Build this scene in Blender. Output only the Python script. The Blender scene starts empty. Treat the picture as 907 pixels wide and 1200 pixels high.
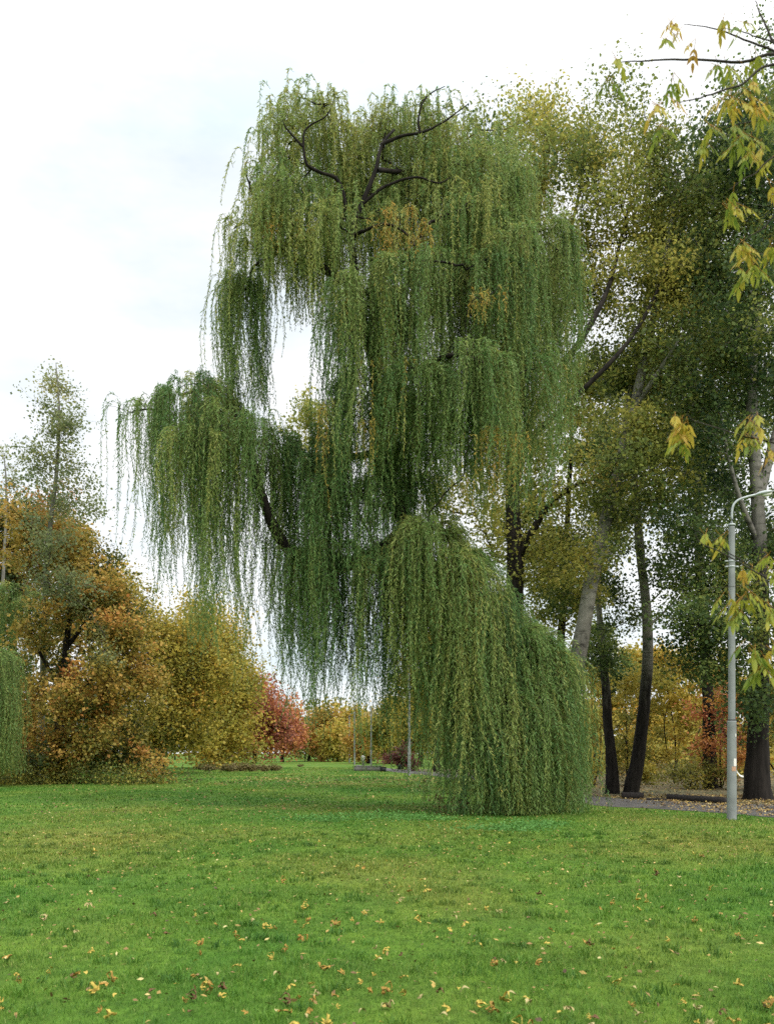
import bpy, math
import numpy as np
from math import radians, pi
RNG = np.random.default_rng(11)
F, CX, HY, EYE = 1178.0, 453.5, 882.0, 1.6
S = bpy.context.scene
COL = S.collection

# ------------------------------------------------------------------ basics
def W(px, py, D):
    """design-time helper: survey a point of the place at distance D"""
    return np.array([(px - CX) * D / F, D, EYE + (HY - py) * D / F])
def GD(py): return EYE * F / (py - HY)
def unit(v): return v / np.maximum(np.linalg.norm(v, axis=-1, keepdims=True), 1e-9)
def rnd(n): return unit(RNG.normal(size=(n, 3)))

def mesh_obj(name, V, Q, mats, parent=None, tint=None, smooth=False, mi=None, tris=None):
    V = np.asarray(V, np.float32).reshape(-1, 3); Q = np.asarray(Q, np.int32).reshape(-1, 4)
    nt = 0 if tris is None else len(tris)
    me = bpy.data.meshes.new(name)
    me.vertices.add(len(V)); me.vertices.foreach_set('co', V.ravel())
    loops = Q.ravel(); starts = np.arange(len(Q), dtype=np.int32) * 4
    if nt:
        tris = np.asarray(tris, np.int32).reshape(-1, 3)
        loops = np.concatenate([loops, tris.ravel()]); starts = np.concatenate([starts, len(Q) * 4 + np.arange(nt, dtype=np.int32) * 3])
    me.loops.add(len(loops)); me.loops.foreach_set('vertex_index', loops.astype(np.int32))
    me.polygons.add(len(starts)); me.polygons.foreach_set('loop_start', starts.astype(np.int32))
    if smooth: me.polygons.foreach_set('use_smooth', np.ones(len(starts), bool))
    if mi is not None: me.polygons.foreach_set('material_index', np.asarray(mi, np.int32))
    if tint is not None:
        a = me.attributes.new('tint', 'FLOAT', 'POINT'); a.data.foreach_set('value', np.asarray(tint, np.float32).ravel())
    me.update(calc_edges=True)
    for m in (mats if isinstance(mats, list) else [mats]): me.materials.append(m)
    o = bpy.data.objects.new(name, me); COL.objects.link(o)
    if parent: o.parent = parent
    return o

def tag(o, label=None, cat=None, group=None, kind=None):
    if label: o['label'] = label
    if cat: o['category'] = cat
    if group: o['group'] = group
    if kind: o['kind'] = kind
    return o
def thing(name, label, cat, group=None, loc=(0, 0, 0)):
    o = bpy.data.objects.new(name, None); COL.objects.link(o); o.location = loc; o.empty_display_size = .2
    return tag(o, label, cat, group)
def copy_thing(o, loc, label=None, scale=1, rz=0, mats=None):
    c = o.copy(); COL.objects.link(c); c.location = loc; c.scale = (scale,) * 3; c.rotation_euler = (0, 0, rz)
    if label: c['label'] = label
    for ch in list(o.children):
        k = ch.copy(); COL.objects.link(k); k.parent = c
        for g in ch.children:
            d = g.copy(); COL.objects.link(d); d.parent = k
    return c

class Geo:
    """collects quads"""
    def __init__(s): s.V = []; s.Q = []; s.n = 0; s.T = []
    def add(s, V, Q, t=None):
        V = np.asarray(V, float).reshape(-1, 3); s.V.append(V); s.Q.append(np.asarray(Q).reshape(-1, 4) + s.n); s.n += len(V)
        if t is not None: s.T.append(np.broadcast_to(t, (len(V),)) if np.ndim(t) == 0 else np.asarray(t).ravel())
        return s
    def box(s, a, b):
        (x0, y0, z0), (x1, y1, z1) = a, b
        return s.add([(x0,y0,z0),(x1,y0,z0),(x1,y1,z0),(x0,y1,z0),(x0,y0,z1),(x1,y0,z1),(x1,y1,z1),(x0,y1,z1)],
              [(3,2,1,0),(4,5,6,7),(0,1,5,4),(1,2,6,5),(2,3,7,6),(3,0,4,7)])
    def obj(s, name, mats, parent=None, smooth=False):
        return mesh_obj(name, np.concatenate(s.V), np.concatenate(s.Q), mats, parent, np.concatenate(s.T) if s.T else None, smooth)

def tubes(P, R, sides=5, bump=0.0, cap=True):
    """P (n,k,3), R (n,k) -> verts, quads"""
    P = np.asarray(P, float); R = np.asarray(R, float); n, k, _ = P.shape
    T = np.empty_like(P); T[:, 1:-1] = P[:, 2:] - P[:, :-2]; T[:, 0] = P[:, 1] - P[:, 0]; T[:, -1] = P[:, -1] - P[:, -2]; T = unit(T)
    ax = unit(P[:, -1] - P[:, 0]); ref = np.where(np.abs(ax[:, 2:3]) > .8, np.array([[1., 0, 0]]), np.array([[0, 0, 1.]]))
    U = unit(np.cross(T, ref[:, None, :])); B = np.cross(T, U)
    a = np.linspace(0, 2 * pi, sides, endpoint=False)
    rr = R[:, :, None] * (1 + (bump * RNG.normal(size=(n, k, sides)) if bump else 0))
    V = P[:, :, None] + rr[..., None] * (np.cos(a)[None, None, :, None] * U[:, :, None] + np.sin(a)[None, None, :, None] * B[:, :, None])
    idx = np.arange(n * k * sides).reshape(n, k, sides); nx = np.roll(idx, -1, 2)
    Q = np.stack([idx[:, :-1], nx[:, :-1], nx[:, 1:], idx[:, 1:]], -1).reshape(-1, 4)
    if cap and sides % 2 == 0:
        e = idx[:, -1]
        for j in range(sides // 2 - 1):
            Q = np.concatenate([Q, np.stack([e[:, 0], e[:, j*2+1], e[:, j*2+2], e[:, j*2+3]], -1)]) if j * 2 + 3 < sides else Q
    return V.reshape(-1, 3), Q

def spline(pts, n):
    """Catmull-Rom through pts (m,d)"""
    pts = np.asarray(pts, float); m = len(pts)
    p = np.vstack([2 * pts[0] - pts[1], pts, 2 * pts[-1] - pts[-2]])
    t = np.linspace(0, m - 1 - 1e-6, n); i = t.astype(int); f = (t - i)[:, None]
    a, b, c, d = p[i], p[i + 1], p[i + 2], p[i + 3]
    return .5 * (2*b + (c-a)*f + (2*a-5*b+4*c-d)*f**2 + (3*b-a-3*c+d)*f**3)

def cards(C, D, L, Wd, tint, N=None):
    """leaf shaped diamonds; returns V,Q,t"""
    n = len(C); D = unit(D)
    N = rnd(n) if N is None else N
    Sd = unit(np.cross(D, N)); L = np.broadcast_to(L, (n,))[:, None]; Wd = np.broadcast_to(Wd, (n,))[:, None]
    Nn = np.cross(Sd, D)
    V = np.stack([C, C + D*L*.45 + Sd*Wd*.5 + Nn*Wd*.12, C + D*L, C + D*L*.45 - Sd*Wd*.5 + Nn*Wd*.12], 1)
    return V.reshape(-1, 3), np.arange(4*n).reshape(n, 4), np.repeat(tint, 4)

# ------------------------------------------------------------------ materials
def newmat(name):
    m = bpy.data.materials.new(name); m.use_nodes = True; nt = m.node_tree; nt.nodes.clear()
    out = nt.nodes.new('ShaderNodeOutputMaterial')
    return m, nt, out, nt.links.new
def N(nt, t, **kw):
    n = nt.nodes.new('ShaderNode' + t)
    for k, v in kw.items():
        if k in n.inputs.keys(): n.inputs[k].default_value = v
        else: setattr(n, k, v)
    return n
def ramp(nt, stops):
    r = nt.nodes.new('ShaderNodeValToRGB'); e = r.color_ramp.elements
    while len(e) > 1: e.remove(e[-1])
    e[0].position = stops[0][0]; e[0].color = (*stops[0][1], 1)
    for p, c in stops[1:]:
        x = e.new(p); x.color = (*c, 1)
    return r
def leafmat(name, stops, transl=.35, spec=.25, rough=.55):
    m, nt, out, ln = newmat(name)
    at = N(nt, 'Attribute', attribute_name='tint'); r = ramp(nt, stops); ln(at.outputs['Fac'], r.inputs[0])
    p = N(nt, 'BsdfPrincipled', Roughness=rough); p.inputs['Specular IOR Level'].default_value = spec
    ln(r.outputs[0], p.inputs['Base Color'])
    t = N(nt, 'BsdfTranslucent'); mx = N(nt, 'MixShader'); mx.inputs[0].default_value = transl
    hs = N(nt, 'HueSaturation'); hs.inputs['Hue'].default_value = .49; hs.inputs['Value'].default_value = 1.25; ln(r.outputs[0], hs.inputs['Color'])
    ln(hs.outputs[0], t.inputs['Color'])
    ln(p.outputs[0], mx.inputs[1]); ln(t.outputs[0], mx.inputs[2]); ln(mx.outputs[0], out.inputs[0])
    return m
def barkmat(name, c1, c2, upper=None, z0=4, z1=7, scale=6, stretch=.18):
    m, nt, out, ln = newmat(name)
    tc = N(nt, 'TexCoord'); mp = N(nt, 'Mapping'); mp.inputs['Scale'].default_value = (1, 1, stretch); ln(tc.outputs['Object'], mp.inputs[0])
    no = N(nt, 'TexNoise', Scale=scale, Detail=6, Roughness=.65); ln(mp.outputs[0], no.inputs['Vector'])
    r = ramp(nt, [(.35, c1), (.68, c2)]); ln(no.outputs[0], r.inputs[0]); col = r.outputs[0]
    if upper:
        mp2 = N(nt, 'Mapping'); mp2.inputs['Scale'].default_value = (1, 1, 3); ln(tc.outputs['Object'], mp2.inputs[0])
        n2 = N(nt, 'TexNoise', Scale=2.2, Detail=5); ln(mp2.outputs[0], n2.inputs['Vector'])
        r2 = ramp(nt, [(.33, tuple(.35*u for u in upper)), (.47, upper), (.7, tuple(1.25*u for u in upper))]); ln(n2.outputs[0], r2.inputs[0])
        sp = N(nt, 'SeparateXYZ'); ln(tc.outputs['Object'], sp.inputs[0])
        ad = N(nt, 'Math', operation='MULTIPLY_ADD'); ad.inputs[1].default_value = 3; ln(no.outputs[0], ad.inputs[0]); ln(sp.outputs[2], ad.inputs[2])
        mr = N(nt, 'MapRange'); mr.inputs['From Min'].default_value = z0 + 1.5; mr.inputs['From Max'].default_value = z1 + 1.5; ln(ad.outputs[0], mr.inputs[0])
        mx = N(nt, 'Mix', data_type='RGBA'); ln(mr.outputs[0], mx.inputs[0]); ln(col, mx.inputs[6]); ln(r2.outputs[0], mx.inputs[7]); col = mx.outputs[2]
    p = N(nt, 'BsdfPrincipled', Roughness=.9); p.inputs['Specular IOR Level'].default_value = .15
    ln(col, p.inputs['Base Color'])
    b = N(nt, 'Bump', Strength=.8, Distance=.04); ln(no.outputs[0], b.inputs['Height']); ln(b.outputs[0], p.inputs['Normal'])
    ln(p.outputs[0], out.inputs[0]); return m
def plain(name, c, rough=.7, var=.25, scale=8, metal=0, spec=.3):
    m, nt, out, ln = newmat(name)
    tc = N(nt, 'TexCoord'); no = N(nt, 'TexNoise', Scale=scale, Detail=6, Roughness=.6); ln(tc.outputs['Object'], no.inputs['Vector'])
    r = ramp(nt, [(.3, tuple(x*(1-var) for x in c)), (.7, tuple(min(1, x*(1+var)) for x in c))]); ln(no.outputs[0], r.inputs[0])
    p = N(nt, 'BsdfPrincipled', Roughness=rough, Metallic=metal); p.inputs['Specular IOR Level'].default_value = spec
    ln(r.outputs[0], p.inputs['Base Color']); b = N(nt, 'Bump', Strength=.3, Distance=.01); ln(no.outputs[0], b.inputs['Height']); ln(b.outputs[0], p.inputs['Normal'])
    ln(p.outputs[0], out.inputs[0]); return m

GRN_D, GRN, GRN_Y = (.028, .060, .020), (.075, .125, .032), (.17, .20, .045)
M = {}
M['willow'] = leafmat('willow_leaf', [(0, (.050, .115, .042)), (.3, (.105, .215, .060)), (.55, (.220, .310, .085)), (.75, (.36, .38, .10)), (.88, (.46, .32, .06)), (1, (.50, .27, .04))], .42)
M['willow_twig'] = plain('willow_twig_bark', (.11, .10, .04), .8)
M['willow_bark'] = barkmat('willow_bark', (.006, .005, .004), (.026, .021, .017))
M['poplar'] = leafmat('poplar_leaf', [(0, (.050, .090, .030)), (.35, (.185, .225, .052)), (.6, (.36, .35, .075)), (1, (.55, .43, .09))], .5)
M['dark'] = leafmat('dark_poplar_leaf', [(0, (.026, .058, .024)), (.35, (.115, .175, .046)), (.6, (.24, .27, .065)), (1, (.40, .36, .07))], .48)
M['maple'] = leafmat('maple_leaf', [(0, (.035, .060, .015)), (.3, (.14, .14, .026)), (.52, (.42, .32, .065)), (.8, (.47, .26, .06)), (1, (.46, .19, .05))], .35)
M['yellowgreen'] = leafmat('yellow_green_leaf', [(0, (.09, .11, .026)), (.4, (.30, .28, .050)), (.75, (.50, .38, .06)), (1, (.52, .28, .05))], .35)
M['red'] = leafmat('red_leaf', [(0, (.12, .055, .042)), (.4, (.34, .125, .085)), (.7, (.46, .18, .07)), (1, (.52, .27, .06))], .3)
M['birch'] = leafmat('birch_leaf', [(0, (.12, .165, .075)), (.5, (.24, .27, .11)), (1, (.44, .36, .10))], .4)
M['ash'] = leafmat('ash_maple_leaf', [(0, (.13, .21, .035)), (.45, (.30, .33, .045)), (.75, (.52, .40, .06)), (1, (.42, .24, .05))], .45)
M['weed'] = leafmat('weed_leaf', [(0, (.06, .17, .035)), (1, (.13, .29, .06))], .25)
M['brush'] = leafmat('dry_brush_leaf', [(0, (.06, .06, .025)), (.5, (.18, .15, .055)), (1, (.32, .24, .10))], .2)
M['bark'] = barkmat('dark_bark', (.008, .007, .006), (.036, .030, .025))
M['grey_bark'] = barkmat('grey_poplar_bark', (.008, .007, .006), (.034, .029, .024), upper=(.21, .20, .17), z0=3.6, z1=6.4)
M['dim_bark'] = barkmat('dim_poplar_bark', (.008, .007, .006), (.032, .027, .023), upper=(.17, .16, .14), z0=7, z1=10)
M['pale_bark'] = barkmat('pale_bark', (.10, .095, .08), (.24, .23, .2))
M['twig'] = plain('twig_bark', (.035, .028, .022), .85)

# ------------------------------------------------------------------ trees
class Skel:
    def __init__(s): s.P = []; s.par = []; s.R = []; s.fixed = []
    def poly(s, pts, r0, r1, n=28, pw=1.0, flare=0):
        P = spline(pts, n); t = np.linspace(0, 1, n); R = r1 + (r0 - r1) * (1 - t) ** pw
        if flare: R = R + flare * np.exp(-np.linspace(0, 1, n) * n * .35)
        b = len(s.P)
        for i in range(n):
            s.P.append(P[i]); s.par.append(b + i - 1 if i else -1); s.R.append(R[i]); s.fixed.append(True)
        return P, R
    def grow(s, targets, up=.7, k=6, tip=.012, wig=.09, expo=.45, maxf=.75):
        base = np.array(s.P); T = np.asarray(targets)
        d = np.array([np.min(np.linalg.norm(base - t, axis=1)) for t in T]); order = np.argsort(d)
        nodes = list(s.P); par = list(s.par); chains = []
        arr = np.array(nodes)
        for i in order:
            t = T[i]; v = t - arr; dist = np.linalg.norm(v, axis=1)
            cost = dist + up * np.maximum(0, arr[:, 2] - t[2] + .15 * dist)
            j = int(np.argmin(cost)); p0 = arr[j]; L = dist[j]
            ctrl = (p0 + t) / 2 + RNG.normal(size=3) * L * wig + np.array([0, 0, .12 * L])
            u = np.linspace(0, 1, k)[:, None]; pth = (1-u)**2*p0 + 2*u*(1-u)*ctrl + u**2*t
            pth[1:-1] += RNG.normal(size=(k-2, 3)) * L * .025
            ids = [j]
            for q in range(1, k):
                nodes.append(pth[q]); par.append(ids[-1]); ids.append(len(nodes) - 1)
            arr = np.vstack([arr, pth[1:]]); chains.append((ids, pth))
        cnt = np.zeros(len(nodes))
        for ids, _ in chains: cnt[ids[-1]] += 1
        nf = len(s.P)
        for q in range(len(nodes) - 1, nf - 1, -1):
            if par[q] >= 0: cnt[par[q]] += cnt[q]
        P = np.array([c[1] for c in chains]); R = np.empty(P.shape[:2])
        for a, (ids, _) in enumerate(chains):
            r = tip * np.maximum(cnt[ids], 1) ** expo; r[0] = r[1]
            if ids[0] < nf: r = np.minimum(r, s.R[ids[0]] * maxf)
            r[-1] = max(r[-1] * .6, tip * .5); R[a] = r
        return P, R

def ell(c, n, D, power=.5):
    """points in an ellipsoid clump given as (px,py,rx,ry,dd,rd)"""
    px, py, rx, ry, dd, rd = c[:6]
    v = rnd(n) * (RNG.random((n, 1)) ** power)
    Dc = D + dd; k = Dc / F
    return W(px, py, Dc) + v * np.array([rx * k, rd, ry * k])

def broadleaf(name, label, D, trunks, clumps, leaf, mat, bark, group=None, cat='tree', dens=1.0, twigs=8, per=34, tw=.8, ls=.30, lscale=1.18, more=1.55, tvar=.10, tdark=0,
              lw=.85, tip=.012, hang=.25, base=None, up=.7, bs=5, expo=.45):
    """trunks: list of (polyline [(px,py,dd)...], r0, r1, flare); clumps: (px,py,rx,ry,dd,rd,tint[,dens])"""
    per = int(per * more); leaf = leaf * lscale; dens = dens * 1.3
    b = trunks[0][0][0]; org = W(b[0], b[1], D + b[2]) if base is None else np.array(base); org[2] = 0
    root = thing(name, label, cat, group, org)
    sk = Skel(); polys = []
    for (pl, r0, r1, fl) in trunks:
        pts = np.array([W(x, y, D + dd) for x, y, dd in pl])
        if pl is trunks[0][0]: pts[0, 2] = -.12
        P, R = sk.poly(pts, r0, r1, 26, .8, fl); polys.append((P, R))
    for i, (P, R) in enumerate(polys):
        V, Q = tubes(P[None], R[None], 10, .05 if R[0] > .12 else .02)
        mesh_obj('trunk' if i == 0 else 'limb', V - org, Q, bark, root, smooth=True)
    tg, tt = [], []
    for c in clumps:
        k = (D + c[4]) / F; vol = c[2]*k * c[3]*k * c[5]
        n = max(3, int(round(vol ** .75 * 2.1 * dens * (c[7] if len(c) > 7 else 1)))); 
        tg.append(ell(c, n, D)); tt.append(np.full(n, c[6] - tdark) + RNG.normal(size=n) * tvar)
    tg = np.concatenate(tg); tt = np.concatenate(tt)
    tg = tg + np.clip(RNG.normal(size=tg.shape), -1.4, 1.2) * np.array([.45, .45, .25]) * tw; ok = tg[:, 2] > .25; tg, tt = tg[ok], tt[ok]
    P, R = sk.grow(tg, up=up, tip=tip, expo=expo)
    g = Geo(); V, Q = tubes(P, R, bs); g.add(V - org, Q)
    # twigs
    n = len(tg); m = n * twigs
    a = RNG.random((m, 1)) ** .9; src = np.repeat(P, twigs, 0); 
    f = 2 + a[:, 0] * 3; i0 = np.minimum(f.astype(int), 4); fr = (f - i0)[:, None]
    s0 = src[np.arange(m), i0] * (1 - fr) + src[np.arange(m), i0 + 1] * fr
    dirn = rnd(m) * np.array([1, 1, .8]) + np.array([0, 0, .15]); dirn = unit(dirn); ln_ = tw * 1.35 * (.3 + 1.0 * RNG.random((m, 1)))
    e0 = s0 + dirn * ln_; mid = (s0 + e0) / 2 + RNG.normal(size=(m, 3)) * .06 * ln_
    V, Q = tubes(np.stack([s0, mid, e0], 1), np.tile(np.array([tip*.55, tip*.4, tip*.2]), (m, 1)), 3, cap=False); g.add(V - org, Q)
    g.obj('branches', bark, root, True)['label'] = 'finer branches'
    # leaves
    q = np.repeat(np.arange(m), per); u = RNG.random((len(q), 1)) ** .55
    C = s0[q] * (1 - u) + e0[q] * u + RNG.normal(size=(len(q), 3)) * ls * np.array([1, 1, .75])
    Dn = rnd(len(q)) * np.array([1, 1, .7]) + np.array([0, 0, -hang]); Nu = unit(rnd(len(q)) + np.array([0, 0, .45]))
    tl = np.repeat(tt, twigs)[q] + np.repeat(RNG.normal(size=m) * .05, per) + RNG.normal(size=len(q)) * .09
    L = leaf * (.55 + .95 * RNG.random(len(q)) ** 2)
    V, Q, t = cards(C, Dn, L, L * lw, np.clip(tl, 0, 1), Nu)
    mesh_obj('crown', V - org, Q, mat, root, t)
    return root

# ------------------------------------------------------------------ willow
def strands(O, out, reach, L, tint, spacing, leafL, leafW, geo_leaf, geo_stem, fan=.0, k=12):
    """O (n,3) origins, out (n,2) outward unit, reach(n), L(n), tint(n)"""
    n = len(O)
    ph = RNG.random((1, 2)) * 6.28 + .5 * RNG.normal(size=(n, 2)); amp = .085 * (.4 + RNG.random(n)); fr = .9 + .8 * RNG.random() + .2 * RNG.random(n)
    sd = np.stack([-out[:, 1], out[:, 0]], 1)
    def at(x, i):
        r = reach[i]; h = r * (1 - np.exp(-x / np.maximum(.9 * r, .12))) + fan * r * x
        z = .9 * x * np.exp(-x / (.25 + .4 * r)) - (x - .45 * (1 - np.exp(-x / .45)))
        w = amp[i] * np.sqrt(np.maximum(x, 0)) * np.sin(fr[i] * x + ph[i, 0]); w2 = amp[i] * np.sqrt(np.maximum(x, 0)) * np.sin(fr[i] * x * .8 + ph[i, 1])
        xy = O[i, :2] + out[i] * (h + w)[:, None] + sd[i] * w2[:, None]
        return np.column_stack([xy, O[i, 2] + z])
    # stems
    s = np.linspace(0, 1, k); ii = np.repeat(np.arange(n), k); X = (L[:, None] * s).ravel()
    P = at(X, ii).reshape(n, k, 3); R = np.tile(.0055 * (1 - .75 * s), (n, 1))
    V, Q = tubes(P, R, 3, cap=False); geo_stem.add(V, Q)
    # leaves
    m = np.maximum((L / spacing).astype(int), 4); q = np.repeat(np.arange(n), m)
    j = np.arange(len(q)) - np.repeat(np.cumsum(m) - m, m)
    x = (j + RNG.random(len(q))) / np.repeat(m, m) * L[q]; x = np.maximum(x, .05)
    C = at(x, q); T = unit(at(x + .05, q) - C)
    d = T + .52 * RNG.normal(size=(len(q), 3)) * np.array([1, 1, .45])
    ll = leafL * (.6 + .6 * RNG.random(len(q))) * (1 - .35 * (x / L[q]) ** 3)
    V, Q, t = cards(C, d, ll, leafW * (.7 + .6 * RNG.random(len(q))), np.clip(tint[q] + RNG.normal(size=len(q)) * .055, 0, 1))
    geo_leaf.add(V, Q, t)

def willow(root_label, name, D, trunks, domes, yellow=(), spacing=.037, leafL=.13, leafW=.0235, group=None, density=1.0, small=False, crook=True):
    b = trunks[0][0][0]; org = W(b[0], b[1], D + b[2]); org[2] = 0
    root = thing(name, root_label, 'willow tree', group, org)
    sk = Skel()
    for i, (pl, r0, r1, fl) in enumerate(trunks):
        pts = np.array([W(x, y, D + dd) for x, y, dd in pl])
        if i == 0: pts[0, 2] = -.15
        n = 30; 
        P, R = sk.poly(pts, r0, r1, n, 1.5 if (i == 0 and crook) else .9, fl)
        if crook and i > 0: P = P + np.cumsum(RNG.normal(size=P.shape), 0) * .012 * min(1, r0 * 8)
        V, Q = tubes(P[None], R[None], 10, .07)
        mesh_obj('trunk' if i == 0 else 'limb', V - org, Q, M['willow_bark'], root, smooth=True)
    leaf, stem, yel = Geo(), Geo(), Geo(); tg = []
    for dm in domes:
        px, top, rx, dd, ry, bot, nt_, per, tint = dm[:9]; curve = dm[9] if len(dm) > 9 else .75; rel = dm[10] if len(dm) > 10 else .16; fan = dm[11] if len(dm) > 11 else 0.; big = fan > 0; feather = top < 262 and not small; scat = .125 <= rel
        Dc = D + dd; k = Dc / F; c = W(px, top, Dc); rxm = rx * k; zb = EYE + (HY - bot) * k
        nt_ = max(2, int(nt_ * density))
        a = RNG.random(nt_) * 2 * pi; r = np.sqrt(RNG.random(nt_)) ** .85
        ox = np.cos(a) * r; oy = np.sin(a) * r
        tc = np.column_stack([c[0] + ox * rxm, c[1] + oy * ry, c[2] - curve * rxm * r ** 2.2 - RNG.random(nt_) * .25 * rxm])
        tg.append(tc - np.array([0, 0, .12]))
        for i in range(nt_):
            npt = max(4, int(per * (.6 + .8 * RNG.random())))
            off = RNG.normal(size=(npt, 3)) * (np.array([.24, .24, .2]) if feather else np.array([.085, .085, .09]) if scat else np.array([.11, .11, .10])) * (.6 + .9 * RNG.random())
            O = tc[i] + off
            o2 = np.array([ox[i] + 1e-3, oy[i] * .8]); o2 = o2 / np.linalg.norm(o2)
            out = unit(o2 + .55 * RNG.normal(size=(npt, 2)) + (np.array([.7, -.1]) if big else 0)); reach = (.75 if feather else 1) * (.12 + .38 * r[i]) * (.4 + 1.1 * RNG.random(npt))
            LL = (tc[i, 2] - zb) * (1 + rel * RNG.normal()); LL = max(LL, .7)
            Ls = LL * (1 - np.abs(RNG.normal(size=npt)) * (.26 if scat else .05 if rel < .07 else .18)); sh = RNG.random(npt) < (.34 if scat else .10 if rel < .07 else .24)
            if feather: Ls = LL * (.22 + .70 * RNG.random(npt)); sh[:] = False
            Ls += 0 if feather else .3; Ls[sh] *= .25 + .5 * RNG.random(sh.sum())
            Ls = np.clip(Ls, .45, O[:, 2] + .36)
            if Ls.min() < .3: Ls = np.maximum(Ls, .3)
            tn = tint + (.07 if feather else .04) + .12 * RNG.normal() + .05 * RNG.normal(size=npt)
            strands(O, out, reach, Ls, np.clip(tn, 0, .70), spacing * (1.05 if big else .82 if feather else 1), leafL * (1.2 if big else 1), leafW, leaf, stem, fan)
    for (px, top, rx, dd, bot, cnt, tint) in yellow:
        Dc = D + dd; k = Dc / F; n = cnt
        O = np.array([W(px + RNG.normal() * rx * .5, top + RNG.random() * 14, Dc + RNG.normal() * .25) for _ in range(n)])
        out = unit(RNG.normal(size=(n, 2))); L = (bot - top) * k * (.45 + .6 * RNG.random(n))
        strands(O, out, .1 + .15 * RNG.random(n), L, np.clip(tint + .05 * RNG.normal(size=n), 0, 1), spacing * 1.1, leafL, leafW * 1.1, yel, stem)
        tg.append(O[:1])
    P, R = sk.grow(np.concatenate(tg), up=.5, tip=.010, expo=.5, wig=.14, maxf=.6)
    g = Geo(); V, Q = tubes(P, R, 6); g.add(V - org, Q); g.obj('branches', M['willow_bark'], root, True)['label'] = 'finer dark branches'
    for G in (leaf, stem, yel): G.V = [v - org for v in G.V]
    cr = leaf.obj('crown', M['willow'], root)
    stem.obj('hanging_stems', M['willow_twig'], cr)
    if yel.V: tag(yel.obj('yellowed_foliage', M['willow'], root), 'patches of hanging leaves turned orange yellow')
    return root

DW = 28.6
wt = [([(588,946,0),(580,890,.1),(560,800,.1),(525,710,.1),(482,622,0),(455,575,0),(442,520,-.1),(446,470,-.3),(432,405,-.9),(418,335,-1.7),(412,275,-2.0),(424,240,-2.0),(440,200,-1.9),(447,170,-1.6),(462,152,-1.2)], .36, .035, .03),
 ([(478,618,0),(440,648,-.3),(395,662,-.5),(350,655,-.6),(318,622,-.8),(296,560,-.9),(278,500,-.8),(245,458,-.6),(205,462,-.4)], .24, .03, 0),
 ([(412,275,-2.0),(396,214,-2.1),(372,202,-2.2),(357,192,-2.3),(354,165,-2.3),(358,150,-2.2),(382,136,-2.1),(392,112,-1.8)], .055, .010, 0),
 ([(355,172,-2.3),(344,160,-2.3),(333,146,-2.3),(328,128,-2)], .035, .010, 0),
 ([(447,170,-1.6),(470,160,-1.6),(492,156,-1.6),(511,148,-1.6),(530,136,-1.5),(548,122,-1.3)], .05, .010, 0),
 ([(424,240,-2.0),(452,218,-2.0),(486,208,-2.0),(512,214,-2.0),(530,206,-1.9)], .045, .010, 0),
 ([(492,156,-1.6),(490,135,-1.6),(500,112,-1.5),(520,100,-1.3)], .035, .010, 0),
 ([(414,278,-2.0),(430,268,-2.3),(450,262,-2.5),(470,270,-2.6),(486,292,-2.6)], .05, .02, 0),
 ([(432,405,-.9),(480,385,.3),(530,340,.4),(580,310,.2),(628,280,0),(650,272,0)], .17, .02, 0),
 ([(418,335,-1.7),(372,312,-1.4),(325,292,-.9),(300,240,-.8),(286,205,-.7)], .13, .015, 0),
 ([(446,470,-.3),(480,440,-1.6),(520,418,-2.6),(550,412,-3.0)], .15, .03, 0),
 ([(440,530,-.1),(400,535,.5),(350,528,.3),(330,520,.2)], .12, .02, 0),
 ([(540,745,.1),(540,690,-.8),(530,640,-1.5),(515,615,-1.8)], .15, .03, 0),
 ([(562,810,.1),(600,775,-.6),(635,762,-.9),(652,762,-.9)], .12, .02, 0),
 ([(440,200,-1.9),(500,200,1.0),(560,170,1.2),(590,145,1.0)], .07, .012, 0),
 ([(455,575,0),(470,530,1.5),(500,490,2.2),(520,470,2.4)], .12, .02, 0)]
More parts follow.
